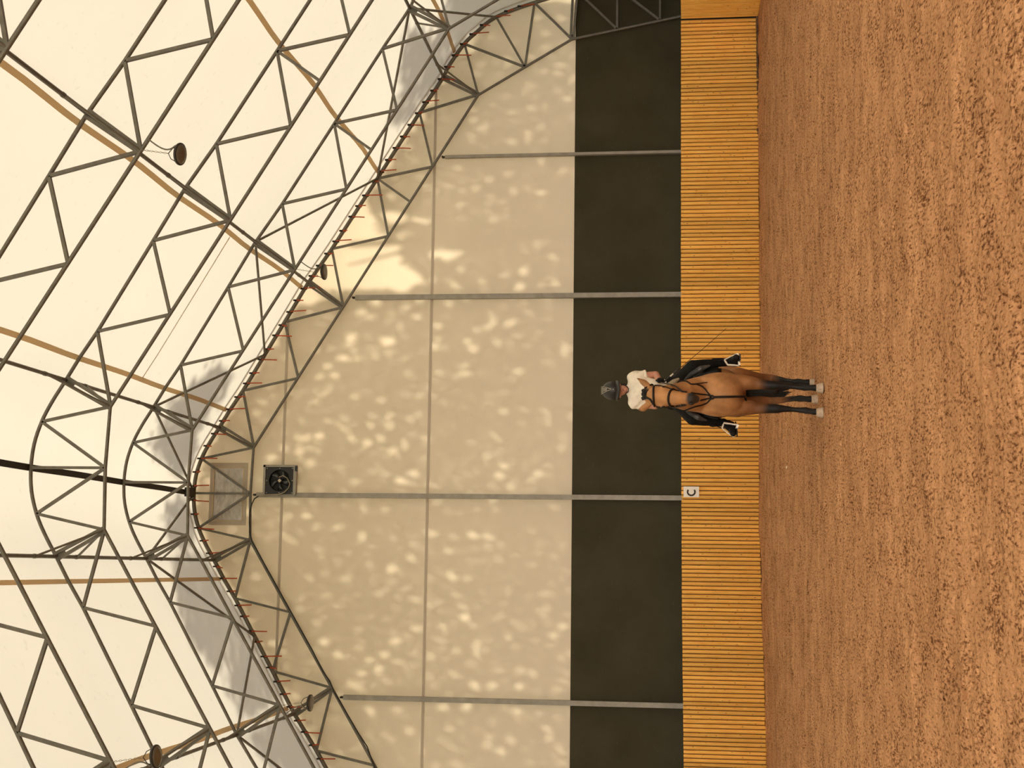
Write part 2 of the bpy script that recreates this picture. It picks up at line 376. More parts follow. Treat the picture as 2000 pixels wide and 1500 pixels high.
purlin('oK', 'IK', 1, 'steel purlin low on the right roof slope where the wall bends up')
# bracing between end truss and second truss
def brace(n1, s1, n0, s0, label):
    tag(MB().path([P(n1, s1, YT[1]), P(n0, s0, YT[0])], .024, 8).build('wind_brace', M['rod']), label, 'brace', 'diagonal wind braces in the end bay')
o55 = (2.83, 10.06)
brace('oP', 1, 'o5', 1, 'wind brace from the right slope purlin out to the lower third of the end truss')
brace('oP', 1, o55, 1, 'wind brace from the right slope purlin up towards the upper end truss')
brace('oA', 1, o55, 1, 'wind brace from the purlin right of the ridge down to the end truss slope')
brace('oA', 1, 'o0', 1, 'wind brace from the purlin right of the ridge up to the end truss top')
brace('oA', -1, 'o0', 1, 'wind brace from the purlin left of the ridge up to the end truss top')
brace('oA', -1, o55, -1, 'wind brace from the purlin left of the ridge down the left slope')
brace('oP', -1, o55, -1, 'wind brace from the left slope purlin up towards the ridge')
brace('oP', -1, 'o5', -1, 'wind brace from the left slope purlin down towards the left eaves')
brace('oK', 1, 'o5', 1, 'wind brace from the lowest right purlin up to the end truss')
brace('oK', 1, 'o2', 1, 'wind brace from the lowest right purlin across to the bend of the end truss')
# ------------------------------------------------------------------ setting: roof, walls
YB = -14.0
def sheet_roof():
    pr = full(offset_profile(OUT, .07)); ys = [y for y in np.arange(YB, 27.9, 1.21)] + [Y0+.15]
    prr = []
    for i in range(len(pr)-1):
        n = max(1, int(math.hypot(pr[i+1][0]-pr[i][0], pr[i+1][1]-pr[i][1])/.5))
        for k in range(n): prr.append((pr[i][0]+(pr[i+1][0]-pr[i][0])*k/n, pr[i][1]+(pr[i+1][1]-pr[i][1])*k/n))
    prr.append(pr[-1]); m = len(prr); vs = []; fs = []
    for y in ys:
        ph = ((Y0-y) % SP)/SP; sag = .05*math.sin(math.pi*ph)**2
        for x, z in prr: vs.append((x, y, z - (sag if z > 5 else 0)))
    for j in range(len(ys)-1):
        for i in range(m-1): fs.append((j*m+i, j*m+i+1, (j+1)*m+i+1, (j+1)*m+i))
    mb = MB(); mb.add(vs, fs, True); o = mb.build('ceiling', M['roof']); return tag(o, 'cream translucent roof membrane', None, None, 'structure')
ceil = sheet_roof()
def roof_hit(x, y):
    # pixel -> point on the roof membrane
    D = ray(x, y); pr = full(offset_profile(OUT, .07)); best = None
    for (x0, z0), (x1, z1) in zip(pr[:-1], pr[1:]):
        # plane containing the Y axis direction and this segment
        n = V((z1-z0, 0, -(x1-x0))); den = n.dot(D)
        if abs(den) < 1e-9: continue
        t = n.dot(V((x0, 0, z0))-CAM)/den
        if t <= 0: continue
        p = CAM + D*t; u = ((p.x-x0)*(x1-x0)+(p.z-z0)*(z1-z0))/((x1-x0)**2+(z1-z0)**2)
        if -.01 <= u <= 1.01 and (best is None or t < best[0]): best = (t, p)
    return best[1] if best else None
# tan bands under the roof
def band_at(x, y, w, k, y_from=2.0, mat='band', y_to=None):
    p = roof_hit(x, y); dr = 1 if p.x > CX else -1
    slope = V((dr*.853, 0, -.522)); nrm = V((dr*.522, 0, .853))
    pts = []
    yy = y_from
    while yy < Y0: 
        ph = ((Y0-yy) % SP)/SP
        pts.append(V((p.x, yy, p.z-.05*math.sin(math.pi*ph)**2-.012))); yy += .605
    pts.append(V((p.x, Y0, p.z-.012)))
    o = MB().ribbon(pts, w, .012, slope).build('trim_%d' % k, M[mat]); tag(o, 'tan seam band under the roof membrane', None, None, 'structure'); return p
band_at(350, 386, .085, 1); band_at(175, 707.5, .085, 2); band_at(167, 1135, .075, 3); band_at(625, 190, .085, 4); band_at(300, 1473, .085, 5); band_at(862, 45, .08, 6)
MB().ribbon([V((CX, y, 11.435+.055-.05*math.sin(math.pi*((Y0-y) % SP)/SP)**2-.02)) for y in np.arange(4, 27.9, .34)], .10, .03, (1, 0, 0)).build('trim_7', M['ridge'])
tag(bpy.data.objects['trim_7'], 'dark ridge band', None, None, 'structure')
tag(MB().box((CX, Y0-.35, 11.40), (.09, .16, .05)).build('trim_8', M['ridge']), 'dark block at the end of the ridge band', None, None, 'structure')
pa, pb = roof_hit(449, 465), roof_hit(270, 741)
ys_ = (pa.y+pb.y)/2
tag(MB().ribbon([V((pa.x+(pb.x-pa.x)*k/12, ys_, pa.z+(pb.z-pa.z)*k/12-.02)) for k in range(13)], .03, .01, (0, 1, 0)).build('trim_9', M['band']), 'thin cross seam of the roof', None, None, 'structure')
# membrane hem along the end truss
pr = full(offset_profile(OUT, .105))
tag(MB().path([V((x, Y0-.10, z)) for x, z in pr if z > 3.2], .03, 8).build('trim_10', M['hem']), 'rolled hem of the roof membrane', None, None, 'structure')
# end wall: translucent gable above, dark sheet below
BAND = 3.775
def gable(z0, zmax=None):
    pr = full(offset_profile(OUT, .07))
    pts = [(x, z) for x, z in pr if z >= z0]
    return [(pts[0][0], z0)] + pts + [(pts[-1][0], z0)]
wx0, wx1, wz0, wz1 = .88, 1.96, 10.452, 11.068
def wall_mesh():
    bm = bmesh.new(); vs = [bm.verts.new((x, WALLY, z)) for x, z in gable(BAND)]
    es = [bm.edges.new((vs[i], vs[(i+1) % len(vs)])) for i in range(len(vs))]
    hs = [bm.verts.new((x, WALLY, z)) for x, z in ((wx0, wz0), (wx1, wz0), (wx1, wz1), (wx0, wz1))]
    hf = [bm.verts.new((x, WALLY, z)) for x, z in ((1.43, 9.38), (1.94, 9.38), (1.94, 9.91), (1.43, 9.91))]
    for q in (hs, hf): es += [bm.edges.new((q[i], q[(i+1) % 4])) for i in range(4)]
    bmesh.ops.triangle_fill(bm, use_beauty=True, use_dissolve=False, edges=es)
    me = bpy.data.meshes.new('wall_end'); bm.to_mesh(me); bm.free(); return me
tag(obj('wall_end', wall_mesh(), M['wall']), 'cream translucent gable membrane', None, None, 'structure')
tag(MB().box((CX, WALLY+.02, BAND/2), (10.45, .02, BAND/2)).build('wall_end_lower', M['sheet']), 'dark sheet of the end wall', None, None, 'structure')
for k, (z, x0, x1) in enumerate(((6.66, -7.2, 10.0), (9.64, -2.6, 5.2))):
    tag(MB().box(((x0+x1)/2, WALLY-.006, z), ((x1-x0)/2, .004, .027)).build('trim_%d' % (11+k), M['wallseam']), 'welded seam of the gable membrane', None, None, 'structure')
for k, s in enumerate((-1, 1)):
    nm = 'left' if s < 0 else 'right'
    tag(MB().box((CX+s*10.47, (YB+Y0)/2, 1.9), (.02, (Y0-YB)/2, 1.9)).build('wall_%s' % nm, M['sheet']), 'dark sheet of the side wall', None, None, 'structure')
# window in the gable
wf = MB()
for a, b in (((wx0-.045, wz0), (wx0-.045, wz1)), ((wx1+.045, wz0), (wx1+.045, wz1))): wf.box((a[0], WALLY-.012, (wz0+wz1)/2), (.045, .01, (wz1-wz0)/2+.08))
for z in (wz0-.04, wz1+.04): wf.box(((wx0+wx1)/2, WALLY-.012, z), ((wx1-wx0)/2, .01, .04))
win = tag(wf.build('window_1', M['wallseam']), 'small film window high under the ridge', None, None, 'structure')
MB().box(((wx0+wx1)/2, WALLY, (wz0+wz1)/2), ((wx1-wx0)/2, .003, (wz1-wz0)/2)).build('pane', M['pane'], win)
wr = MB()
for z in (wz0, wz1): wr.box(((wx0+wx1)/2, WALLY-.02, z), ((wx1-wx0)/2+.01, .006, .008))
for x in (wx0, wx1): wr.box((x, WALLY-.02, (wz0+wz1)/2), (.008, .006, (wz1-wz0)/2))
wr.build('stitching', M['hem'], win)
# floor with clods
def hnoise(X, Y, sc, seed):
    r = np.random.default_rng(seed); T = r.random((256, 256)); x = X/sc; y = Y/sc
    xi = np.floor(x).astype(int); yi = np.floor(y).astype(int); fx = x-xi; fy = y-yi
    fx = fx*fx*(3-2*fx); fy = fy*fy*(3-2*fy); a = lambda i, j: T[(xi+i) % 256, (yi+j) % 256]
    return (a(0, 0)*(1-fx)+a(1, 0)*fx)*(1-fy) + (a(0, 1)*(1-fx)+a(1, 1)*fx)*fy
def ground_z(X, Y):
    X = np.asarray(X, float); Y = np.asarray(Y, float)
    rise = np.clip((Y-18.5)/9.0, 0, 1)**1.4
    side = .118 + .04*np.clip(1-abs(X-1.2)/3.2, 0, 1) - .05*np.clip((-X-.6)/3, 0, 1)
    return rise*side
def make_floor():
    ys = [YB-3, -8, -2, 2]; y = 4.0
    while y < 27.5: ys.append(y); y += max(.014, y*.0018)
    ys += [27.6, 27.95]; ys = np.array(ys)
    xs = np.concatenate([np.linspace(-9.2, -4.2, 12)[:-1], np.arange(-4.2, 11.1, .026), [11.4, 12]])
    X, Yg = np.meshgrid(xs, ys); Z = ground_z(X, Yg)
    near = np.clip((Yg-3.5)/1.0, 0, 1)
    n1 = hnoise(X, Yg, .9, 1)-.5; n2 = hnoise(X+.3, Yg, .21, 2)-.5; n3 = hnoise(X, Yg+.7, .085, 3); n4 = hnoise(X, Yg, .045, 4)-.5
    pits = -np.clip(.27-n3, 0, 1)*.17*(hnoise(X, Yg, 1.4, 6) > .42)
    n5 = hnoise(X*1.3, Yg*.6, .12, 9)-.5
    Z = Z + near*(n1*.035 + n2*.03 + pits*1.3 + n4*.012 + n5*.014)
    nx = len(xs); ny = len(ys); me = bpy.data.meshes.new('floor')
    me.vertices.add(nx*ny); me.vertices.foreach_set('co', np.stack([X, Yg, Z], -1).reshape(-1))
    i, j = np.meshgrid(np.arange(nx-1), np.arange(ny-1)); a = (j*nx+i).reshape(-1)
    idx = np.stack([a, a+1, a+nx+1, a+nx], -1).reshape(-1); nf = len(a)
    me.loops.add(nf*4); me.loops.foreach_set('vertex_index', idx); me.polygons.add(nf)
    me.polygons.foreach_set('loop_start', np.arange(nf)*4); me.polygons.foreach_set('loop_total', np.full(nf, 4)); me.polygons.foreach_set('use_smooth', np.ones(nf, bool))
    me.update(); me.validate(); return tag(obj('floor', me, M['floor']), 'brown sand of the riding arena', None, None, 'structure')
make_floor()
sp = on_ground(1538, 913, .06)
tag(MB().ell((sp.x, sp.y, sp.z+.01), (.022, .03, .012)).build('paper_scrap', M['scrap']), 'small pale scrap lying on the sand below the C sign', 'scrap')
# ------------------------------------------------------------------ log kickboards
def half_log(mb, x, y, z0, z1, r, ax, nrm, n=9):
    # half-round upright log, flat side to the wall, rounded foot
    rings = [(z0, .55), (z0+.012, .86), (z0+.03, 1.15), (z1-.01, 1.15), (z1, 1.1)]; vs = []
    for z, k in rings:
        for i in range(n):
            a = math.pi*i/(n-1); vs.append(V((x, y, z)) + ax*(r*math.cos(a)) + nrm*(r*k*math.sin(a)))
    m = len(rings); mb.add(vs, [(i*n+k, i*n+k+1, (i+1)*n+k+1, (i+1)*n+k) for i in range(m-1) for k in range(n-1)], True)
    mb.add(vs[-n:], [tuple(range(n))], False); mb.add(vs[:n], [tuple(range(n-1, -1, -1))], False)
    mb.add([vs[0], vs[n-1], vs[-1], vs[-n]], [(0, 1, 2, 3)], False)
def tone(o, vals):
    a = o.data.attributes.new('tone', 'FLOAT', 'POINT'); a.data.foreach_set('value', vals)
XC = 10.99
def logtop(x): return 1.625 + .012*math.exp(-((x-4.5)/4)**2) - .03*max(0, -(x+.5)/2.2) * .6
kb = empty('log_kickboard', (CX, LOGY, 0)); tag(kb, 'yellow half-round log kickboard across the end wall, C sign on it', 'kickboard', 'log kickboards')
xs = []; x = XC-.045
while x > CX-9.55: 
    r = .0322+.0042*random.random(); xs.append((x-r, r)); x -= 2*r+.0115
vis = sorted([q for q in xs if -3.75 < q[0] < XC], key=lambda q: q[0])
step = [q for q in vis if abs(q[0]) < 99][:100]; single = set(step)
rest = MB(); rt = []
AX, NR = V((1, 0, 0)), V((0, -1, 0))
for q in xs:
    x, r = q; zt = logtop(x)+random.uniform(-.003, .003); gz = float(ground_z(x, LOGY)) - .03
    zb = gz + .03 + random.uniform(-.012, .006)
    yy = LOGY + .0 + random.uniform(-.004, .004)
    tv = random.choice((.86, .93, 1, 1.04, 1.08)) * random.uniform(.97, 1.03)
    if q in single:
        m = MB(); half_log(m, x, yy, zb, zt, r, AX, NR); o = m.build('log', M['log'], kb); tone(o, [tv]*len(o.data.vertices))
    else:
        n0 = len(rest.v); half_log(rest, x, yy, zb, zt, r, AX, NR); rt += [tv]*(len(rest.v)-n0)
o = rest.build('log_row', M['log'], kb); tone(o, rt); tag(o, None, None, None, 'stuff')
MB().box((CX, LOGY+.035, .86), (9.55, .03, .74)).build('backing_board', M['ridge'], kb)
kb2 = empty('log_kickboard', (XC, 24, 0)); tag(kb2, 'log kickboard of the right side wall, seen edge-on in the far corner', 'kickboard', 'log kickboards')
y = LOGY-.05
while y > 21.5:
    r = .0322+.0042*random.random(); y -= r
    m = MB(); half_log(m, XC, y, float(ground_z(XC, y))-.02, 1.625, r, V((0, 1, 0)), V((-1, 0, 0))); o = m.build('log', M['log'], kb2)
    tone(o, [random.uniform(.88, 1.08)]*len(o.data.vertices)); y -= r+.0115
MB().box((XC+.035, 24.5, .86), (.03, 3.0, .74)).build('backing_board', M['ridge'], kb2)
# clods in the right corner and along the kickboard foot
cl = MB()
for k in range(150):
    x = XC-.08-abs(rng.normal(0, .9)); yy = LOGY-.05-abs(rng.normal(0, .05)); r = rng.uniform(.008, .03)
    cl.ell((x, yy, float(ground_z(x, yy))+r*.4), (r*1.3, r, r*.8), None, 7, 5)
tag(cl.build('debris', simple('dark_clods', (.13, .075, .04), .95)), 'dark clods swept along the foot of the kickboard in the right corner', 'debris', None, 'stuff')
# C sign
sg = empty('letter_sign', at(1350, 961, LOGY-.06)); tag(sg, 'white arena letter sign reading C at the top of the kickboard', 'sign')
c0, c1 = at(1335, 971, LOGY-.055), at(1365.3, 950.3, LOGY-.055)
cc = (c0+c1)/2; hw, hh = abs(c1.x-c0.x)/2, abs(c0.z-c1.z)/2
MB().box(cc, (hw, .006, hh)).build('board', M['white'], sg)
pts = []
for k in range(33):
    a = math.radians(52+256*k/32); pts.append((math.cos(a), math.sin(a)))
outer = [cc+V((.082*ca-.002, -.009, .086*sa)) for ca, sa in pts]; inner_ = [cc+V((.050*ca-.002, -.009, .054*sa)) for ca, sa in pts]
m = MB(); vs = []
for a, b in zip(outer, inner_): vs += [a, b]
m.add(vs, [(2*i, 2*i+1, 2*i+3, 2*i+2) for i in range(32)], False); m.add([v+V((0, .004, 0)) for v in vs], [(2*i+2, 2*i+3, 2*i+1, 2*i) for i in range(32)], False)
m.build('letter', M['ink'], sg)
# ------------------------------------------------------------------ gable posts
for x, top, w, lab in ((8.325, None, .056, 'slim grey gable post nearest the right corner of the end wall'), (5.418, None, .096, 'grey gable post right of the horse and rider'),
                       (1.40, None, .096, 'grey gable post in the middle of the end wall, carrying the fan'), (-2.552, None, .096, 'grey gable post on the left part of the end wall')):
    a = abs(x-CX); zt = None
    for (a0, z0), (a1, z1) in zip(INN[:-1], INN[1:]):
        if min(a0, a1) <= a <= max(a0, a1): zt = z0+(z1-z0)*(a-a0)/(a1-a0)
    p = empty('gable_post', (x, Y0, 0)); tag(p, lab, 'post', 'grey gable posts of the end wall')
    zt -= .13
    MB().box((x, Y0+.02, zt/2), (w/2, .05, zt/2)).build('tube', M['post'], p)
    MB().box((x, Y0+.02, zt+.03), (.022, .012, .035)).tube((x, Y0-.03, zt+.05), (x, Y0+.06, zt+.05), .02).build('head_bolt', M['ratchet'], p)
# ------------------------------------------------------------------ orange lashings
dense = []
for i in range(len(OUT)-1):
    (a0, z0), (a1, z1) = OUT[i], OUT[i+1]
    for k in range(20): dense.append((a0+(a1-a0)*k/20, z0+(z1-z0)*k/20))
dense.append(OUT[-1]); dense.reverse()
def lash(s, n):
    acc = 0; out = []; last = dense[0]; nxt = .14
    for d in dense[1:]:
        acc += math.hypot(d[0]-last[0], d[1]-last[1]); last = d
        if acc >= nxt and len(out) < n: out.append((d, acc)); nxt += .287
    return out
def ordinal(n): return '%d%s' % (n, 'th' if 10 < n % 100 < 14 else {1: 'st', 2: 'nd', 3: 'rd'}.get(n % 10, 'th'))
for s, n in ((1, 43), (-1, 27)):
    for k, ((a, z), _) in enumerate(lash(s, n)):
        c = V((CX+s*a, Y0, z)); long = (k % 2 == 0)
        e = empty('lashing_strap', c)
        tag(e, 'orange lashing, %s tail, %s from the ridge down the %s of the end truss' % ('long' if long else 'short', ordinal(k+1), 'right' if s > 0 else 'left'), 'strap', 'orange lashings on the end truss')
        MB().path([c+V((0, -.045, -.02)), c+V((0, -.05, .03)), c+V((0, -.01, .06)), c+V((0, .05, .03)), c+V((0, .05, -.02)), c+V((0, 0, -.05)), c+V((0, -.045, -.02))], .014, 6).build('loop', M['ratchet'] if long else M['orange'], e)
        ln = (.27+.1*random.random()) if long else (.10+.07*random.random())
        dx = random.uniform(-.03, .03)
        MB().ribbon([c+V((0, -.05, .0)), c+V((dx*.4, -.07, -.05)), c+V((dx*.7, -.075, -ln*.6)), c+V((dx, -.07, -ln))], .024, .006, (1, .3, 0)).build('tail', M['orange'], e)
        MB().box(c+V((0, -.055, .035)), (.016, .014, .035)).build('buckle', M['ratchet'], e)
# ------------------------------------------------------------------ lamps
def lamp(j, s, px, py, label, tilt):
    Y = YT[j]; n = P('i4', s, Y) + V((0, -.05, -.04)); c = at(px, py, Y-.06)
    r = empty('high_bay_lamp', c); tag(r, label, 'lamp', 'round high bay lamps under the roof')
    ax = V((tilt[0], tilt[1], -1)).normalized()
    MB().lathe(c, [(-.045, .05), (-.042, .085), (-.022, .095), (-.020, .138), (.0, .145), (.012, .143), (.014, .128)], ax).build('housing', M['lamp_body'], r)
    MB().lathe(c+ax*.013, [(0, .126), (.006, .122), (.012, .08)], ax).build('lens', M['lens'], r)
    top = c - ax*.17
    x, y, d = frame_of(ax)
    MB().path([c-ax*.05+x*.10, c-ax*.12+x*.07, top, c-ax*.12-x*.07, c-ax*.05-x*.10], .006, 6).build('bracket', M['lamp_body'], r)
    m = MB(); L_ = (n-top).length; k = 0; d = (n-top).normalized(); a, b, d = frame_of(d)
    while k*.03 < L_:
        p = top + d*(k*.03); e = (a if k % 2 else b)
        m.path([p+e*.008, p+d*.018+e*.010, p+d*.034, p+d*.018-e*.010, p-e*.008], .0028, 4); k += 1
    m.build('chain', M['chain'], r)
    q = n + V((s*.16, 0, .0)) + V((0, 0, -s*0))
    cpts = []
    e0 = P('i4', s, Y)+V((s*.15, -.03, -.10)); e1 = c - ax*.07 + V((s*.11, 0, 0))
    for k in range(11):
        t = k/10; p = e0.lerp(e1, t); sagv = math.sin(math.pi*t)
        cpts.append(p + V((-s*.10*sagv, -.02*sagv, -.05*sagv)))
    MB().path(cpts, .010, 6).build('cable', M['cable'], r)
lamp(3, 1, 352, 301, 'round high bay lamp on the right slope, nearer one, plain roof behind it', (-.12, -.15))
lamp(1, 1, 633, 531, 'round high bay lamp on the right slope, farther one, beside the orange lashings', (.0, -.12))
lamp(1, -1, 606, 1373, 'round high bay lamp on the left slope, farther one, in front of the end truss', (.0, -.1))
lamp(3, -1, 305, 1478, 'round high bay lamp on the left slope, nearer one, at the edge of the view', (.1, -.1))
# ------------------------------------------------------------------ fan
fz0, fz1, fx0, fx1 = 9.36, 9.935, 1.415, 1.955
FY = Y0-.04; fc = V(((fx0+fx1)/2, FY, (fz0+fz1)/2))
fan = empty('exhaust_fan', fc); tag(fan, 'square black exhaust fan in a grey frame high on the middle gable post', 'fan')
m = MB(); ns = 40; R = .218; half = (fx1-fx0)/2; hz = (fz1-fz0)/2
ring = [fc+V((R*math.cos(2*math.pi*k/ns), -.01, R*math.sin(2*math.pi*k/ns))) for k in range(ns)]
sq = []
for k in range(ns):
    a = 2*math.pi*k/ns; t = 1/max(abs(math.cos(a)), abs(math.sin(a))); sq.append(fc+V((half*math.cos(a)*t, -.01, hz*math.sin(a)*t)))
m.add(ring+sq, [(k, (k+1) % ns, ns+(k+1) % ns, ns+k) for k in range(ns)], False)
m.add(ring+[p+V((0, .13, 0)) for p in ring], [(k, ns+k, ns+(k+1) % ns, (k+1) % ns) for k in range(ns)], True)
m.build('plate', M['black_plastic'], fan)
MB().box(fc+V((0, .15, 0)), (half, .012, hz)).build('back_panel', M['black_plastic'], fan)
for k in range(5):
    a0 = math.radians(20+72*k); bl = MB(); vs = []
    for r_, w0, w1 in ((.05, -.28, .30), (.12, -.34, .28), (.205, -.30, .36)):
        for t, dy in ((w0, .05), ((w0+w1)/2, .03), (w1, .005)):
            vs.append(fc + V((r_*math.cos(a0+t+r_*1.6), dy, r_*math.sin(a0+t+r_*1.6))))
    bl.add(vs, [(0, 1, 4, 3), (1, 2, 5, 4), (3, 4, 7, 6), (4, 5, 8, 7)], True); o = bl.build('blade', M['blade'], fan)
    sd = o.modifiers.new('t', 'SOLIDIFY'); sd.thickness = .006
MB().lathe(fc+V((0, .06, 0)), [(0, .06), (.05, .06), (.065, .045)], (0, -1, 0)).build('motor', M['black_plastic'], fan)
x45 = V((.7071, 0, .7071)); z45 = V((-.7071, 0, .7071))
MB().box(fc+V((0, -.012, 0)), (.026, .006, .026), (x45, V((0, 1, 0)), z45)).build('hub_label', M['hub'], fan)
fr = MB()
fr.box((fx0-.03+.01, FY, (fz0+fz1)/2), (.004, .04, hz+.05)).box((fx1+.024, FY+.02, (fz0+fz1)/2), (.022, .05, hz+.05)).box(((fx0+fx1)/2+.01, FY+.02, fz1+.026), (half+.03, .05, .022)).box(((fx0+fx1)/2+.01, FY+.02, fz0-.03), (half+.03, .06, .028))
fr.build('frame', M['post'], fan)
MB().box((fx1-.03, FY-.01, fz0-.052), (.05, .04, .02)).build('junction_box', M['black_plastic'], fan)
sc = MB()
for dx in (-1, 0, 1):
    for dz in (-1, 0, 1):
        if dx or dz: sc.ell(fc+V((dx*(half-.025), -.014, dz*(hz-.025))), (.010, .006, .010), None, 8, 6)
sc.build('screws', M['hub'], fan)
cp = [at(x, y, FY-.06) for x, y in ((545, 932), (553, 929), (561, 934), (566, 944), (564, 953), (556, 961), (545, 965.5), (530, 966), (514, 967), (505, 969))]
MB().path(cp, .011, 8).build('cable', M['chain'], fan)
pc = [at(x, y, Y0-.05) for x, y in ((505, 969), (497, 974), (492, 984), (487.5, 1000), (487, 1020), (488, 1040), (492, 1056), (520, 1108), (560, 1180), (610, 1270), (630, 1310), (644, 1330), (652, 1350), (700, 1432), (717, 1458), (728, 1490), (745, 1530))]
tag(MB().path(pc, .013, 8).build('power_cable', M['black_plastic']), 'dark power cable running from the fan down the left inner chord of the end truss', 'cable')
# ------------------------------------------------------------------ horse
HA = math.radians(9.6)
HB = V((math.sin(HA), math.cos(HA), 0)); HL = V((math.cos(HA), -math.sin(HA), 0)); UZ = V((0, 0, 1))
HO = on_ground(1607, 772); HY = HO.y
def h(lx, ly, z): return HO + HL*lx + HB*ly + UZ*z
HAX = (HL, HB, UZ)
hb = MB()
def e_(lx, ly, z, a, b, c): hb.ell(h(lx, ly, z), (a, b, c), HAX, 20, 14)
# trunk
e_(0, .14, 1.13, .225, .23, .255); e_(0, .62, 1.17, .300, .56, .335); e_(.0, 1.05, 1.20, .275, .36, .31); e_(0, 1.30, 1.25, .265, .32, .29); e_(0, .48, 1.40, .115, .40, .17); e_(0, 1.12, 1.36, .17, .42, .16)
for s in (-1, 1):
    e_(s*.135, .20, 1.14, .125, .22, .30); e_(s*.085, .07, 1.10, .12, .11, .20); hb.cap(h(s*.135, .14, 1.05), h(s*.14, .15, .80), .118, .078, 16)
    e_(s*.165, 1.28, 1.10, .115, .24, .30)
# neck: rises from the chest, arched
hb.cap(h(0, .34, 1.28), h(0, -.02, 1.55), .235, .175, 20); hb.cap(h(0, -.02, 1.55), h(.005, -.24, 1.80), .165, .118, 18); hb.cap(h(.005, -.24, 1.80), at(1272, 771, HY-.36), .118, .092, 16)
# head
HYD = HY-.40
poll = at(1268, 771.5, HYD+.02); eyeb = at(1293, 775, HYD-.13); nose = at(1322, 777, HYD-.215); muz = at(1349, 779, HYD-.20); chin = at(1361, 779.5, HYD-.13)
hb.cap(poll, at(1282, 773.5, HYD-.07), .082, .114, 18); hb.cap(at(1282, 773.5, HYD-.07), at(1297, 775.5, HYD-.10), .116, .112, 18); hb.cap(at(1297, 775.5, HYD-.10), nose+V((0, .03, 0)), .108, .082, 18); hb.cap(nose+V((0, .03, 0)), muz+V((0, .01, 0)), .076, .066, 16)
hb.cap(muz, chin, .066, .046, 16)
hb.ell(muz+V((0, -.0, -.008)), (.073, .062, .058), HAX)
hb.cap(at(1301, 776, HYD+.01), at(1330, 777.5, HYD-.06), .106, .066, 16)
for y_ in (756.5, 794): hb.ell(at(1294, y_ + (2.2 if y_ < 770 else -2.2), HYD-.135), (.032, .038, .036), HAX, 12, 8)
# legs (front)
def leg(pts): 
    for (p, r), (q, k) in zip(pts[:-1], pts[1:]): hb.cap(p, q, r, k, 14)
for s, k in ((1, dict(el=(.145, .20, .92), kn=(.108, .10, .525), ca=(.094, .10, .33), fe=(.086, .09, .20), pa=(.084, .03, .085))),
             (-1, dict(el=(-.155, .20, .92), kn=(-.158, .09, .515), ca=(-.166, .09, .33), fe=(-.176, .08, .19), pa=(-.19, .02, .08)))):
    g = {n: h(*v) for n, v in k.items()}
    leg([(g['el'], .098), ((g['el']*.45+g['kn']*.55), .066), (g['kn']+UZ*.06, .056)])
    leg([(g['kn']+UZ*.06, .056), (g['kn'], .058), (g['kn']-UZ*.07, .044), (g['ca'], .031), (g['fe']+UZ*.05, .034), (g['fe'], .043), (g['pa']+UZ*.035, .034), (g['pa'], .044)])
# legs (hind)
HIND = {}
for s, k in ((1, dict(st=(.175, 1.02, .92), hk=(.15, 1.28, .50), ca=(.125, 1.10, .33), fe=(.118, .98, .20), pa=(.114, .90, .085))),
             (-1, dict(st=(-.19, .95, .92), hk=(-.118, 1.02, .52), ca=(-.088, .84, .34), fe=(-.07, .70, .20), pa=(-.074, .62, .085)))):
    g = {n: h(*v) for n, v in k.items()}; HIND[s] = g
    hip = h(s*.15, 1.30, 1.15)
    leg([(hip, .17), (g['st'], .125), (g['hk']+UZ*.14+HB*(-.04), .068), (g['hk'], .052), (g['ca'], .037), (g['fe']+UZ*.05, .036), (g['fe'], .044), (g['pa']+UZ*.035, .036), (g['pa'], .044)])
# ears
for (bx, by), (mx, my), (tx, ty) in (((1270, 757), (1257, 747), (1243.5, 737.8)), ((1269, 788), (1256, 798), (1245, 801.5))):
    b_, m_, t_ = at(bx, by, HYD+.01), at(mx, my, HYD+.005), at(tx, ty, HYD+.0)
    hb.cap(b_, m_, .034, .041, 12); hb.cap(m_, t_, .039, .009, 12)
horse = organic(hb, 'horse', M['coat'], .0125, 14)
tag(horse, 'buckskin horse with black lower legs standing in the arena, facing the camera', 'horse')
# coat pattern: markings on legs, muzzle and ears; mottled tan, darker towards the belly
def coat(o):
    me = o.data; n = len(me.vertices); co = np.empty(n*3); me.vertices.foreach_get('co', co); co = co.reshape(-1, 3)
    q = co-np.array(HO); lx = q@np.array(HL); ly = q@np.array(HB); z = co[:, 2]
    tan = np.array(lin((184, 132, 84))); dark = np.array(lin((122, 79, 47))); blk = np.array([.012, .010, .009]); mz = np.array([.045, .034, .028])
    ns = hnoise(co[:, 0]*1+co[:, 1], co[:, 2], .16, 11)
    f = np.clip((1.25-z)/.55, 0, 1)*.95 + (ns-.5)*.45
    c = tan + (dark-tan)*np.clip(f, 0, 1)[:, None]
    front = ly < .40
    k = np.clip((np.where(front, .71, .52) - z + (ns-.5)*.10)/.13, 0, 1); k = np.where((ly > .45) & (lx < .02), np.clip((.42-z+(ns-.5)*.1)/.12, 0, 1), k)
    c = c + (blk-c)*k[:, None]
    d = np.sqrt(((co-np.array(muz+V((0, -.02, -.035))))**2).sum(1)); k = np.clip((.105-d)/.03, 0, 1); c = c + (mz-c)*k[:, None]
    for tx, ty in ((1243.5, 737.8), (1245, 801.5)):
        d = np.sqrt(((co-np.array(at(tx, ty, HYD)))**2).sum(1)); k = np.clip((.045-d)/.03, 0, 1)*.85; c = c + (blk-c)*k[:, None]
    a = me.color_attributes.new('coat', 'FLOAT_COLOR', 'POINT'); a.data.foreach_set('color', np.concatenate([c, np.ones((n, 1))], 1).reshape(-1))
coat(horse)
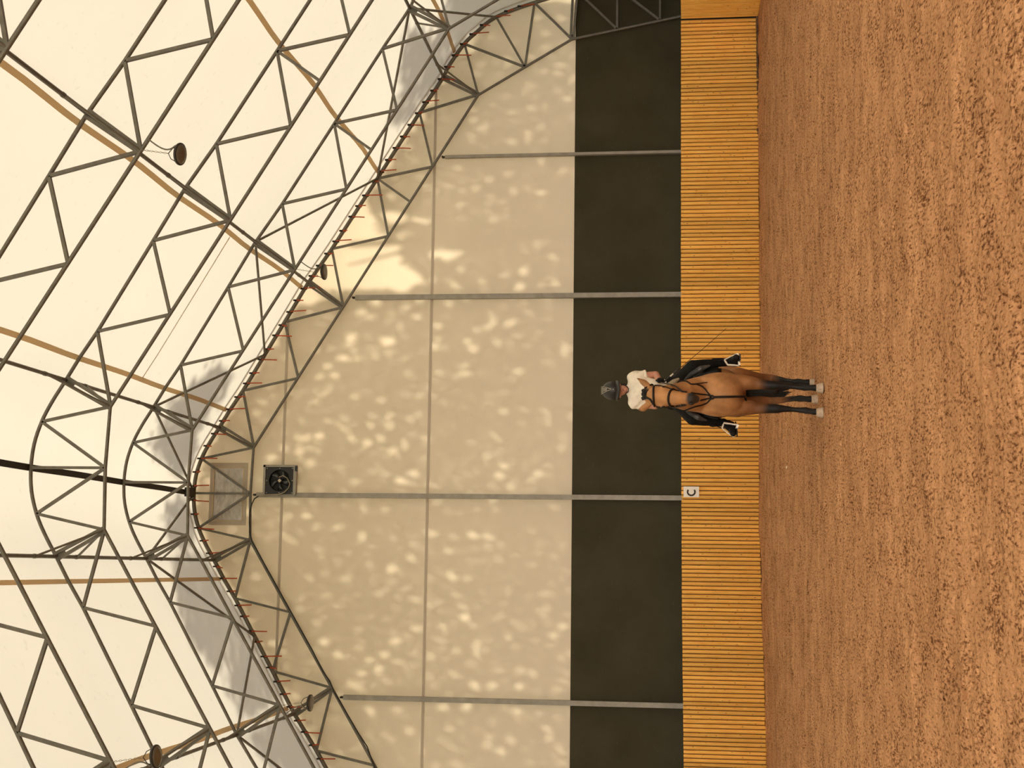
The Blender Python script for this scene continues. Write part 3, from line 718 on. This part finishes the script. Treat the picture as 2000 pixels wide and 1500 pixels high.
# hooves
def hoof(c, fwd, r):
    m = MB(); n = 18; prof = [(0, 1.22, .02), (.010, 1.21, .02), (.045, 1.04, .008), (.064, .96, 0), (.072, .8, 0)]
    sd = fwd.cross(UZ); vs = []
    for z, k, f in prof:
        for i in range(n):
            a = 2*math.pi*i/n; vs.append(c + sd*(r*k*math.cos(a)) + fwd*(r*k*1.12*math.sin(a)+f) + UZ*z)
    mm = len(prof); m.add(vs, [(i*n+k, i*n+(k+1) % n, (i+1)*n+(k+1) % n, (i+1)*n+k) for i in range(mm-1) for k in range(n)], True)
    m.add(vs[:n], [tuple(range(n-1, -1, -1))], False); m.add(vs[-n:], [tuple(range(n))], False)
    m.build('hoof', M['hoof'], horse)
for p, r in ((h(.083, -.02, 0), .050), (h(-.197, -.03, 0), .051), (HIND[1]['pa']*1, .040), (HIND[-1]['pa']*1, .048)):
    p = V(p); p.z = .002; hoof(p, -HB, r)
for y_, s in ((755.4, 1), (795.2, -1)):
    m = MB(); m.ell(at(1295, y_ + s*1.9, HYD-.140), (.021, .024, .025), HAX, 12, 8); m.build('eye', M['eye'], horse)
for y_ in (770.3, 788.3): MB().ell(at(1350, y_, HYD-.245), (.017, .014, .026), HAX, 12, 8).build('nostril', M['hair'], horse)
# mane, forelock, tail
m = MB()
for k in range(46):
    t = k/45; p = at(1266, 771, HYD+.06).lerp(h(.01, .22, 1.58), t) + UZ*(.05*math.sin(math.pi*t)) + V((0, .06*math.sin(math.pi*t), 0))
    s = random.uniform(.4, 1); m.path([p, p+HL*(-.06*s)+UZ*.015, p+HL*(-.13*s)+UZ*(-.07), p+HL*(-.15*s)+UZ*(-.17)], [.014, .013, .010, .003], 5)
m.build('mane', M['hair'], horse)
m = MB()
for k in range(34):
    x = random.uniform(1257, 1263); y_ = random.uniform(763, 781); b_ = at(x, y_, HYD-.02)
    m.path([b_+UZ*.0, b_+V((random.uniform(-.02, .02), -.05, .02)), b_+V((random.uniform(-.03, .03), -.085, -.045+random.uniform(-.02, .02)))], [.008, .009, .002], 5)
m.build('forelock', M['hair'], horse)
m = MB()
m.cap(h(0, 1.62, 1.40), h(-.02, 1.66, 1.0), .06, .075); m.cap(h(-.02, 1.66, 1.0), h(-.02, 1.50, .74), .11, .155); m.cap(h(-.02, 1.50, .74), h(.0, 1.40, .46), .155, .07)
for k in range(60):
    a = random.uniform(-.095, .13); z0 = random.uniform(.5, .8); m.path([h(-.02+a*.8, 1.45, z0), h(-.01+a, 1.40, z0-.2), h(.01+a*.8, 1.36, random.uniform(.24, .42))], [.014, .012, .003], 5)
m.build('tail', M['hair'], horse)
# ------------------------------------------------------------------ tack
def surf(co, out=.004):
    # drop a point onto the horse surface along the view from the front
    return co
from mathutils.bvhtree import BVHTree
_bm = bmesh.new(); _bm.from_mesh(horse.data); HT = BVHTree.FromBMesh(_bm); _bm.free()
def on_horse(x, y, lift=.010):
    D = ray(x, y).normalized(); hit = HT.ray_cast(CAM, D)
    if hit[0] is None:
        q = HT.find_nearest(at(x, y, HYD)); return q[0]+q[1]*lift
    return hit[0]+hit[1]*lift
def hug(p, lift=.008):
    q = HT.find_nearest(p); return q[0]+q[1]*lift
br = empty('bridle', poll); tag(br, 'black leather bridle with reins on the horse head', 'bridle')
def strap(pts, w, name, par, mat='strap', n=4, lift=.009, tail=()):
    fine = []
    for a, b in zip(pts[:-1], pts[1:]):
        for k in range(n): fine.append((a[0]+(b[0]-a[0])*k/n, a[1]+(b[1]-a[1])*k/n))
    fine.append(pts[-1]); P3 = [on_horse(x, y, lift) for x, y in fine] + [hug(at(x, y, Y), lift) for x, y, Y in tail]
    return MB().path(P3, w, 7).build(name, M[mat], par)
def ring_around(c, nrm, r, w, name, par, mat='strap', lift=.008):
    x, y, d = frame_of(nrm); pts = []
    for k in range(29):
        a = 2*math.pi*k/28; o = c + x*math.cos(a)*r + y*math.sin(a)*r
        hit = HT.ray_cast(o, (c-o).normalized())
        pts.append((hit[0]+hit[1]*lift) if hit[0] is not None else o)
    return MB().path(pts, w, 7).build(name, M[mat], par)
hd = (muz-poll).normalized()
strap([(1277.5, 752.5), (1276.5, 760), (1276.5, 774), (1277.5, 788), (1280, 796)], .0125, 'browband', br)
ring_around(at(1317.5, 776.8, HYD-.10), hd, .22, .013, 'noseband', br)
for a, b, c_ in (((1278, 753), (1300, 752.6), (1333, 757.5)), ((1281, 796.5), (1300, 795.5), (1330, 792.5))):
    P3 = []
    for (x0_, y0_), (x1_, y1_) in ((a, b), (b, c_)):
        for k in range(5): P3.append(hug(at(x0_+(x1_-x0_)*k/5, y0_+(y1_-y0_)*k/5, HYD-.07), .008))
    P3.append(hug(at(*c_, HYD-.13), .010)); MB().path(P3, .0105, 7).build('cheek_strap', M['strap'], br)
strap([(1277, 789), (1271, 780), (1264, 776)], .012, 'headpiece', br)
P3 = [hug(at(x, y, HYD-.0), .012) for x, y in ((1276, 751), (1270, 754), (1263, 762))]
MB().path(P3, .012, 7).build('headpiece', M['strap'], br)
for (x, y), s in (((1334, 758.2), 1), ((1334.5, 791.8), -1)):
    c = hug(at(x, y, HYD-.15), .012); pts = [c+V((0, .026*math.cos(k*.5236), .026*math.sin(k*.5236))) for k in range(13)]
    MB().path(pts, .0055, 6, False).build('bit_ring', M['vent'], br)
# flash strap and chin straps hanging by the mouth
for q in (((1330, 761), (1336, 762.5), (1342, 765.5)), ((1330, 791), (1335, 789.5), (1340, 788))):
    MB().path([hug(at(x, y, HYD-.20), .009) for x, y in q], .009, 7).build('flash_strap', M['strap'], br)
hlp, hrp = at(1290, 746.5, HY+.26), at(1291, 776, HY+.26)
b0 = hug(at(1334, 758, HYD-.15), .015); b1 = hug(at(1334.5, 792, HYD-.15), .015)
MB().path([b0, at(1318, 753, HYD+.02), at(1302, 749.5, HYD+.35), hlp], .0085, 7).build('rein', M['strap'], br)
MB().path([b1, at(1316, 796, HYD+.05), at(1300, 791, HYD+.38), hrp], .0085, 7).build('rein', M['strap'], br)
bp_ = empty('breastplate', h(0, 0, 1.2)); tag(bp_, 'dark leather breastplate straps meeting in a ring on the horse chest', 'breastplate')
strap([(1391, 775), (1381, 765), (1371, 755.5), (1360, 751), (1349, 751.3)], .0085, 'neck_strap', bp_, tail=((1340, 752, HY-.08), (1330, 754, HY-.05)))
strap([(1391, 777), (1382, 786), (1370, 790.5), (1358, 793)], .0085, 'neck_strap', bp_, tail=((1348, 796, HY-.08), (1338, 797, HY-.04)))
strap([(1358, 750.5), (1368, 749.5), (1382, 747)], .006, 'loose_end', bp_)
strap([(1391, 775.5), (1384, 771.5), (1374, 770.5), (1368, 770)], .009, 'martingale_fork', bp_, tail=((1358, 769, HY-.14), (1348, 768, HY-.16))); strap([(1391, 777), (1380, 779), (1368, 781.5)], .009, 'martingale_fork', bp_, tail=((1358, 783, HY-.14), (1348, 784, HY-.16)))
strap([(1393, 775.5), (1415, 775), (1440, 774.5), (1456, 775)], .0135, 'chest_strap', bp_, n=6)
c = on_horse(1391.5, 775.5, .012); MB().path([c+V((.022*math.cos(k*.5236), 0, .022*math.sin(k*.5236))) for k in range(13)], .007, 6, False).build('ring', M['leather'], bp_)
strap([(1452, 774), (1455, 778), (1457, 783)], .011, 'girth_loop', bp_)
# saddle
sd = empty('saddle', h(0, .6, 1.5)); tag(sd, 'black saddle with grey knee rolls, fleece-edged pad and pale stirrups on the horse', 'saddle')
def pd(lx, ly, z): return h(lx, ly, z)
ms = MB(); ms.ell(h(0, .72, 1.585), (.13, .24, .05), HAX); ms.ell(h(0, .96, 1.64), (.16, .06, .075), HAX); ms.ell(h(0, .47, 1.61), (.085, .06, .07), HAX)
organic(ms, 'seat', M['leather'], .012, 5, sd)
def drape(name, ly0, ly1, th0, th1, lift, thick, mat, par, nu=14, nv=12, taper=0):
    # leather panel lying on the barrel, from angle th0 to th1 around it (0 = top)
    vs = []; cc_ = 1.17
    for i in range(nu+1):
        t = th0+(th1-th0)*i/nu
        for j in range(nv+1):
            ly = ly0+(ly1-ly0)*j/nv - taper*(i/nu)
            c_ = h(0, ly, 1.18); d_ = (HL*math.sin(t)+UZ*math.cos(t)); o = c_+d_*.8; hit = HT.ray_cast(o, -d_)
            p = hit[0] if hit[0] is not None else c_+d_*.3
            vs.append(p+d_*lift)
    m = MB(); m.add(vs, [(i*(nv+1)+j, i*(nv+1)+j+1, (i+1)*(nv+1)+j+1, (i+1)*(nv+1)+j) for i in range(nu) for j in range(nv)], True)
    o = m.build(name, M[mat], par); k = o.modifiers.new('t', 'SOLIDIFY'); k.thickness = thick; k.offset = 1; return o
drape('saddle_pad', .22, 1.10, -1.75, 1.75, .004, .018, 'leather', sd, 30, 12)
drape('pad_edge', .195, .235, -1.65, 1.65, .006, .024, 'pad', sd, 30, 3)
for s in (-1, 1):
    drape('flap', .33, .86, s*.25, s*1.62, .026, .014, 'leather', sd, 14, 10, .05)
    kr = MB(); pts = [h(s*.165, .335, 1.555), h(s*.235, .31, 1.475), h(s*.30, .30, 1.37), h(s*.335, .31, 1.27)] if s > 0 else [h(-.145, .30, 1.575), h(-.205, .22, 1.50), h(-.265, .20, 1.405), h(-.30, .22, 1.31)]
    for (a, ra), (b, rb) in zip(zip(pts[:-1], (.018, .034, .036)), zip(pts[1:], (.034, .036, .014))): kr.cap(a, b, ra, rb); organic(kr, 'knee_roll', M['pad'], .007, 8, sd)
fl = MB(); fl.cap(at(1306, 750.5, HY+.30), at(1316, 746, HY+.30), .022, .034); fl.cap(at(1316, 746, HY+.30), at(1325, 740.5, HY+.30), .034, .018); organic(fl, 'fleece', M['fleece'], .008, 3, sd)
# stirrups
def stirrup(apex, inner_, outer_, tr0, tr1, Y, leather_from, thin):
    r = MB(); A, I, O_, T0, T1 = [at(x, y, Y) for x, y in (apex, inner_, outer_, tr0, tr1)]
    st = MB().path([A, A.lerp(I, .5)+V((0, 0, 0)), I, T0], [.010, .013, .013, .012], 8)
    st.path([A, O_, T1], [.008, .007 if thin else .012, .010], 8)
    d = (T1-T0).normalized(); st.box((T0+T1)/2, ((T1-T0).length/2, .05, .012), (d, V((0, 1, 0)), d.cross(V((0, 1, 0)))))
    so_ = st.build('stirrup_iron', M['iron'], sd)
    MB().ribbon([leather_from, A], .028, .008, (0, 1, 0)).build('stirrup_leather', M['leather'], sd)
stirrup((1415, 702.5), (1421, 712.5), (1428, 696), (1444, 714), (1440, 691), HY+.36, h(.335, .66, 1.35), True)
stirrup((1410.5, 836.5), (1414, 826), (1420, 844.5), (1441, 830), (1433, 853), HY+.36, h(-.335, .66, 1.35), True)
# ------------------------------------------------------------------ rider
RY = HY+.70
def j(x, y, dy=0): return at(x, y, RY+dy)
hipL, hipR = j(1322, 752, .04), j(1322, 781, .04)
knL, knR = j(1353, 715.5, -.36), j(1353, 818, -.36); anL, anR = j(1412, 708, -.20), j(1408, 825, -.20)
shL, shR = j(1237, 737, 0), j(1239, 787, 0); elL, elR = j(1281, 731.5, .05), j(1280, 793, .05); waL, waR = j(1289, 743.5, -.36), j(1291, 780, -.36)
pel, bel, che, nek = j(1316, 767, .03), j(1292, 764, .02), j(1255, 762, 0), j(1229, 761.5, -.0)
hedc = j(1203, 763, -.02)
pb = MB()
pb.cap(pel, bel, .145, .125, 18); pb.cap(bel, che, .125, .135, 18); pb.ell(che+V((0, 0, .03)), (.175, .105, .13)); pb.cap(che+V((0, 0, .1)), nek, .075, .056)
pb.cap(nek, j(1221, 761.5, -.01), .054, .05)
for a, b, c, d in ((shL, elL, waL, 1), (shR, elR, waR, -1)):
    pb.cap(che+V((d*.06, 0, .10)), a, .06, .058); pb.cap(a, b, .055, .042); pb.cap(b, b.lerp(c, .45), .041, .039); pb.cap(b.lerp(c, .45), c, .039, .027)
for a, b, c in ((hipL, knL, anL), (hipR, knR, anR)):
    pb.cap(pel.lerp(a, .7), a, .12, .095); pb.cap(a, b, .09, .06); pb.cap(b, b.lerp(c, .4), .057, .054); pb.cap(b.lerp(c, .4), c, .054, .036)
# head with jaw, nose, lips, ears
pb.ell(hedc+V((0, .0, .0)), (.076, .095, .095)); pb.cap(hedc+V((0, -.02, -.035)), j(1220.5, 761, -.075), .062, .033); pb.cap(hedc+V((0, -.01, -.05)), j(1216, 761.5, -.04), .066, .058)
pb.cap(j(1208, 762, -.105), j(1213, 761.5, -.125), .012, .016, 10)
pb.ell(j(1217, 761.5, -.105), (.022, .010, .006)); pb.ell(j(1218.2, 761.5, -.103), (.020, .010, .006))
for s in (-1, 1): pb.ell(hedc+V((s*.078, .015, -.035)), (.010, .022, .030), None, 10, 8)
person = organic(pb, 'person', M['skin'], .0085, 5)
tag(person, 'rider in a black helmet, cream shirt and black breeches sitting on the buckskin horse', 'person')
for s in (-1, 1): MB().ell(hedc+V((s*.030, -.085, -.012)), (.013, .010, .009), None, 10, 8).build('eye', M['eye'], person)
MB().path([j(1217.6, 761.5-2.6, -.117), j(1217.4, 761.5, -.119), j(1217.6, 761.5+2.6, -.117)], .0025, 5).build('mouth', simple('lips', (.42, .13, .09), .5), person)
# shirt: loose over the torso, short sleeves
sm_ = MB(); sm_.cap(pel+V((0, 0, .02)), bel, .155, .148, 18); sm_.cap(bel, che, .148, .158, 18); sm_.ell(che+V((0, 0, .03)), (.188, .125, .150)); sm_.cap(che+V((0, 0, .10)), j(1230, 761.5, .0), .105, .066)
for a, b, d in ((shL, elL, 1), (shR, elR, -1)):
    e2 = a.lerp(b, .40); sm_.cap(che+V((d*.06, 0, .10)), a, .085, .076); sm_.cap(a, e2, .075, .073)
shirt = organic(sm_, 'shirt', M['shirt'], .010, 4, person)
for v in shirt.data.vertices:                         # folds of the cloth
    c = v.co; v.co += v.normal*(.0034*math.sin(c.x*60+c.z*24+4*math.sin(c.z*9)) + .0018*math.sin(c.z*50-c.x*34))
# cuffs end cleanly
for a, b in ((shL, elL), (shR, elR)):
    d = (b-a).normalized(); x, y, d = frame_of(d); cxy = a.lerp(b, .52)
    MB().lathe(cxy, [(-.014, .062), (-.012, .072), (.012, .073), (.014, .062)], d).build('cuff', M['shirt'], person)
# collar with dark placket
MB().path([nek+V((.064*math.cos(k*.449), .058*math.sin(k*.449)-.0, -.004+.016*math.sin(k*.449))) for k in range(15)], .009, 6, False).build('collar', M['shirt'], person)
MB().path([j(1220, 752.5, -.0), j(1224, 754, -.06), j(1227.5, 759, -.085), j(1227, 765, -.085), j(1222, 769, -.04)], .0055, 6).build('chin_strap', M['strap'], person)
# breeches
bm_ = MB(); bm_.cap(pel+V((-.06, 0, -.0)), pel+V((.06, 0, 0)), .155, .155, 18); bm_.cap(pel, pel+V((0, 0, .09)), .15, .135, 18)
for a, b, c in ((hipL, knL, anL), (hipR, knR, anR)):
    bm_.cap(pel.lerp(a, .7), a, .135, .112); bm_.cap(a, b, .108, .078); bm_.cap(b, b.lerp(c, .4), .074, .068); bm_.cap(b.lerp(c, .4), b.lerp(c, .93), .068, .047)
organic(bm_, 'breeches', M['breeches'], .010, 5, person)
# boots on the stirrup treads
for an, toe, heel, side in ((anL, j(1438, 698, -.47), j(1431, 709, -.17), 1), (anR, j(1432, 846.5, -.47), j(1429, 829, -.17), -1)):
    b_ = MB(); b_.cap(an+V((0, .01, .10)), an, .056, .050); b_.cap(an, heel, .050, .040); b_.cap(an+V((0, -.02, -.03)), toe.lerp(heel, .35), .048, .043); b_.cap(heel, toe, .040, .038); b_.cap(toe.lerp(heel, .3), toe, .045, .037)
    o = organic(b_, 'boot', M['glove'], .008, 4, person)
    d = (toe-heel); so_ = MB(); n_ = 9; up = UZ
    so_.box((toe+heel)/2-UZ*.045, (.034, d.length/2+.01, .007), (d.normalized().cross(UZ).normalized(), d.normalized(), UZ)); so_.build('sole', M['black_plastic'], o)
# gloves: palm, four fingers and a thumb closed on the reins
for w_, s, el in ((waL, 1, elL), (waR, -1, elR)):
    g = MB(); f = (w_-el).normalized(); up = UZ; sdv = f.cross(up).normalized()*s; up2 = sdv.cross(f)*s
    if up2.z < 0: up2 = -up2
    k0 = w_; kn = w_+f*.085
    g.cap(w_-f*.03, w_, .034, .032, 12)
    for i in range(4):
        o_ = up2*(.030-.020*i); a = kn+o_; ln = (.036, .040, .037, .030)[i]
        g.cap(w_+o_*.7, a, .017, .0125, 10)
        b = a - sdv*.030*1 + f*.012; c = b - f*ln*.9 - sdv*.006; e = c - f*.008 + sdv*.022
        g.cap(a, b, .0115, .0105, 8); g.cap(b, c, .0105, .0095, 8); g.cap(c, e, .0095, .008, 8)
    t0 = w_+up2*.028+f*.02; t1 = t0+up2*.020+f*.035-sdv*.012; t2 = t1+f*.028-sdv*.014-up2*.006
    g.cap(t0, t1, .015, .0125, 8); g.cap(t1, t2, .0125, .009, 8)
    organic(g, 'glove', M['glove'], .0045, 2, person)
# helmet with peak, vents and harness
hp = MB(); hc = hedc+V((0, .0, .032)); AXH = (V((1, 0, 0)), V((0, 1, 0)), UZ)
hp.ell(hc+V((0, 0, -.004)), (.117, .145, .146), AXH, 24, 16)
hel = organic(hp, 'helmet', M['helmet'], .008, 4, person)
for v in hel.data.vertices:
    if v.co.z < hc.z-.045: v.co.z = hc.z-.045 - (hc.z-.045-v.co.z)*.12
pk = MB(); vs = []
for i in range(15):
    a = math.pi*(i/14); ca, sa = math.cos(a), math.sin(a)
    vs += [hc+V((.112*ca, -.118*sa-.015, -.036)), hc+V((.119*ca, -.118*sa-.018-.066*sa**1.5, -.066-.024*sa))]
pk.add(vs, [(2*i, 2*i+1, 2*i+3, 2*i+2) for i in range(14)], True); o = pk.build('peak', M['helmet'], hel); k = o.modifiers.new('t', 'SOLIDIFY'); k.thickness = .009
pts = [hc+V((.117*math.cos(k*.2618), .143*math.sin(k*.2618), -.046)) for k in range(25)]
MB().path(pts, .008, 6, False).build('rim', M['helmet'], hel)
def hel_pt(u, t, out=.002):
    # u across, t from front edge (0) to crown (1)
    el = math.radians(8+78*t); x = u; zz = math.sin(el)*.146; rr = math.cos(el)*.142
    yy = -rr*math.sqrt(max(0, 1-(x/.118)**2)); n = V((x, yy, zz)).normalized()
    return hc+V((0, 0, -.004))+V((x, yy, zz))+n*out
for u0, u1 in ((-.020, -.038), (.020, .038)):
    MB().path([hel_pt(u0*.2, .0), hel_pt(u0*.8, .22), hel_pt(u1*.9, .55), hel_pt(u1*1.1, 1.0)], .0050, 6).build('vent_trim', M['vent'], hel)
for u in (-.013, .0, .013): MB().path([hel_pt(u*.6, .28), hel_pt(u*1.2, .60), hel_pt(u*1.6, .98)], .0055, 6).build('vent_grille', M['vent'], hel)
MB().ell(hel_pt(0, -.12, .001), (.007, .004, .007), None, 10, 6).build('badge', M['vent'], hel)
hr = MB(); hr.cap(hedc+V((.06, .04, -.05)), hedc+V((.072, .05, -.12)), .03, .022); organic(hr, 'hair', M['hair'], .007, 3, person)
# whip held in the rider's left hand
w0, w1 = at(1294, 748, RY-.30), at(1418.5, 641.5, RY-.34); wg = w0.lerp(w1, .23)
wh = empty('whip', w0); tag(wh, 'thin dark dressage whip held in the left hand of the rider', 'whip')
MB().path([w0, wg], [.009, .008], 8).build('grip', M['black_plastic'], wh)
MB().path([wg, wg.lerp(w1, .5)+V((0, 0, -.006)), w1], [.0042, .0036, .0025], 6).build('shaft', M['strap'], wh)
MB().tube(w0.lerp(w1, .12), w0.lerp(w1, .17), .0095).build('grip_band', M['iron'], wh)
# ------------------------------------------------------------------ light
SUN = V((.10, .74, .665)).normalized()
sl = bpy.data.lights.new('sun', 'SUN'); sl.energy = 66.0; sl.color = (1, .93, .78); sl.angle = math.radians(1.1)
so = bpy.data.objects.new('sun', sl); COL.objects.link(so); so.rotation_euler = (-SUN).to_track_quat('-Z', 'Y').to_euler(); so.location = (0, 40, 40)
w = bpy.data.worlds.new('sky'); S.world = w; w.use_nodes = True
bg = w.node_tree.nodes['Background']; bg.inputs['Color'].default_value = (1.0, .97, .92, 1); bg.inputs['Strength'].default_value = 6.5
# ------------------------------------------------------------------ foliage outside: shades the gable and the end of the roof
GAPS = [(720,510,75,60),(690,450,55,60),(640,520,70,60),(785,545,40,26),(600,575,30,20),(870,497,36,8),(770,425,24,12),
(733,590,18,10),(704,611,10,8),(768,613,10,6),(787,605,12,8),(813,619,9,6),(781,634,10,9),(726,621,10,6),(685,662,16,22),(669,701,22,10),(640,714,16,8),(758,666,22,12),(722,682,9,7),(877,590,14,8),(858,640,12,6),(851,675,12,10),(931,645,10,7),(957,638,10,12),(992,635,8,7),(912,669,12,12),(925,682,12,7),(1101,688,10,14),(1069,706,14,5),(858,726,10,8),(902,728,9,8),(1014,728,14,6),(621,734,12,7),(653,734,10,6),(691,774,10,6),(739,781,18,7),(790,768,6,7),(637,821,12,6),(675,819,8,7),(691,826,10,5),(752,824,12,5),(800,819,16,8),(819,810,10,10),(624,850,16,9),(581,854,9,7),(685,858,12,14),(717,864,20,8),(742,858,16,10),(768,880,14,7),(787,867,12,10),(829,859,12,5),(550,874,14,10),(528,893,20,10),(586,880,12,12),(602,904,18,7),(752,925,10,7),(800,925,14,8),(781,941,14,8),(694,938,8,5),(621,954,12,6),(982,907,14,10),(973,931,10,14),(960,947,12,8),(998,950,10,6),(1050,926,16,5),(912,928,12,6),
(598,1008,10,16),(620,1024,14,8),(652,1021,22,9),(698,1018,10,7),(710,998,8,6),(528,1019,12,6),(563,1008,8,5),(496,1005,10,6),(762,1018,12,6),(1018,1002,10,8),
(687,1117,9,4),(760,1117,8,5),(730,1137,7,5),(760,1133,10,5),(808,1062,8,7),(800,1085,12,6),(923,1048,13,5),(953,1047,9,4),(1093,1067,10,6),(970,1092,10,5),(877,1117,10,8),(885,1130,8,8),(910,1128,16,4),(857,1222,13,8),(907,1207,12,14),(887,1218,8,5),(917,1220,8,6),(980,1200,12,4),(1080,1240,16,9),(1097,1223,10,8),(930,1257,10,8),(953,1250,10,6),(947,1270,12,6),(747,1280,9,6),(723,1290,12,4),(710,1315,12,8),(737,1310,16,7),(808,1297,8,9),(840,1283,10,9),(883,1315,18,5),(893,1275,9,5),(973,1312,20,6),(1017,1310,10,6),(1047,1313,14,6),(1093,1283,12,10),(1097,1333,12,6),(850,1338,10,6),(930,1340,12,8),(963,1343,14,8),(1017,1340,14,10),(1047,1350,12,7),(710,1350,14,5),(607,1297,11,5),(567,1305,14,4),(533,1257,10,7),(630,1253,12,8),(657,1277,8,5),(767,1250,9,5),(797,1240,10,6),(657,1403,12,7),(727,1390,16,8),(773,1387,14,7),(800,1427,10,8),(863,1383,20,7),(913,1380,14,8),(1007,1387,22,7),(877,1423,12,6),(1067,1423,18,7),(1053,1398,12,6),(723,1433,12,6),(647,1457,10,6),(753,1437,12,4),(980,1467,12,8),
(989,340,14,6),(954,350,14,7),(1101,333,10,8),(1059,377,12,6),(1051,410,10,7),(1090,147,12,7),(1078,501,16,6),(1024,530,16,12),(985,538,10,8),(943,549,12,9),(889,557,16,10),(1086,553,14,12),(1016,557,12,12),(923,213,8,5)]
ROOFSHADE = [[(300,880),(330,800),(420,715),(450,735),(385,840),(372,905),(350,930)],[(325,985),(352,975),(372,1000),(378,1060),(350,1075),(322,1030)],
 [(335,1100),(350,1085),(395,1090),(430,1150),(452,1205),(440,1230),(436,1290),(420,1310),(405,1280),(390,1265),(382,1250),(372,1235),(355,1190)],
 [(430,1150),(470,1205),(520,1290),(545,1340),(548,1365),(520,1370),(480,1400),(466,1385),(455,1345),(448,1300),(452,1230)],
 [(494,1432),(520,1420),(550,1385),(570,1410),(630,1500),(640,1530),(560,1530),(530,1490),(505,1465)],
 [(785,125),(800,60),(850,75),(880,0),(1040,-40),(1040,5),(975,30),(910,75),(860,150),(800,225),(770,240),(760,225),(785,180)]]
def leaf(mb, c, r):
    a = V(rng.normal(0, 1, 3)).normalized(); b = a.orthogonal().normalized(); q = a.cross(b)
    # face roughly towards the sun
    n = (SUN + V(rng.normal(0, .35, 3))).normalized(); u = n.orthogonal().normalized(); v = n.cross(u); t = rng.uniform(0, 6.28)
    uu = u*math.cos(t)+v*math.sin(t); vv = -u*math.sin(t)+v*math.cos(t)
    mb.v += [tuple(c+uu*r*1.35), tuple(c+vv*r*.62), tuple(c-uu*r*1.1), tuple(c-vv*r*.62)]; k = len(mb.v); mb.f.append((k-4, k-3, k-2, k-1)); mb.sm.append(False)
lm = MB(); ga = np.array(GAPS, float); ga[:7, 2:] *= 1.75
def pix_of(p):
    q = p-CAM; z = q.dot(FW); return 1000+F*q.dot(DN)/z, 750-F*q.dot(RT)/z
def gz_at(a):
    for (a0, zz0), (a1, zz1) in zip(OUT[:-1], OUT[1:]):
        if a1 <= a <= a0: return zz0+(zz1-zz0)*((a-a0)/(a1-a0) if a1 != a0 else 0)
    return 0
DENS = 330; LR = .072
x0, x1, z0_, z1_ = -7.5, 11.6, 3.2, 11.6
for k in range(int((x1-x0)*(z1_-z0_)*DENS)):
    X = rng.uniform(x0, x1); Z = rng.uniform(z0_, z1_)
    if Z > gz_at(abs(X-CX)) - .02: continue
    p = V((X, WALLY, Z)); px, py = pix_of(p)
    g = ((px-ga[:, 0])/(ga[:, 2]*.56+2.8))**2 + ((py-ga[:, 1])/(ga[:, 3]*.56+2.8))**2
    if g.min() < rng.uniform(.6, 1.35): continue
    leaf(lm, p + SUN*rng.uniform(6.0, 9.5), LR*rng.uniform(.8, 1.25))
def inside(poly, x, y):
    c = False; n = len(poly)
    for i in range(n):
        (xa, ya), (xb, yb) = poly[i], poly[i-1]
        if (ya > y) != (yb > y) and x < (xb-xa)*(y-ya)/(yb-ya)+xa: c = not c
    return c
for pl in ROOFSHADE:
    bx0, bx1 = min(p[0] for p in pl), max(p[0] for p in pl); by0, by1 = min(p[1] for p in pl), max(p[1] for p in pl)
    for k in range(int((bx1-bx0)*(by1-by0)*.085)):
        x, y = rng.uniform(bx0, bx1), rng.uniform(by0, by1)
        if not inside(pl, x, y): continue
        x += rng.normal(0, 7); y += rng.normal(0, 7); p = roof_hit(x, y)
        if p is None or p.y > 28.0: continue
        leaf(lm, p + SUN*rng.uniform(7.0, 10.5), LR*rng.uniform(.8, 1.3))
fo = lm.build('foliage', M['leaf']); tag(fo, 'leafy trees close outside the end wall, seen as dappled shade on the membrane', 'foliage', None, 'stuff')
tr = MB()
for x, h in ((-4, 13), (1.8, 15), (7.5, 14)):
    tr.path([V((x, 34.5, 0)), V((x+.2, 34.4, h*.5)), V((x-.1, 34.2, h))], [.25, .18, .06], 10)
    for k in range(6):
        z = h*(.45+.08*k); a = k*2.1; tr.path([V((x, 34.3, z)), V((x+1.4*math.cos(a), 34.3+1.2*math.sin(a), z+1.3))], [.06, .02], 6)
tr.build('trunk', M['bark'], fo)
tag(MB().box((CX, 10, -.22), (120, 120, .05)).build('ground_outside', simple('grass_ground', (.10, .13, .05), .95)), 'ground outside', None, None, 'structure')
# ------------------------------------------------------------------ view
S.view_settings.view_transform = 'Standard'; S.view_settings.look = 'None'; S.view_settings.exposure = 0.14; S.view_settings.gamma = 1
try: S.view_settings.use_curve_mapping = False
except Exception: pass
S.cycles.use_denoising = True
S.cycles.max_bounces = 10; S.cycles.diffuse_bounces = 6; S.cycles.transmission_bounces = 6; S.cycles.sample_clamp_indirect = 10
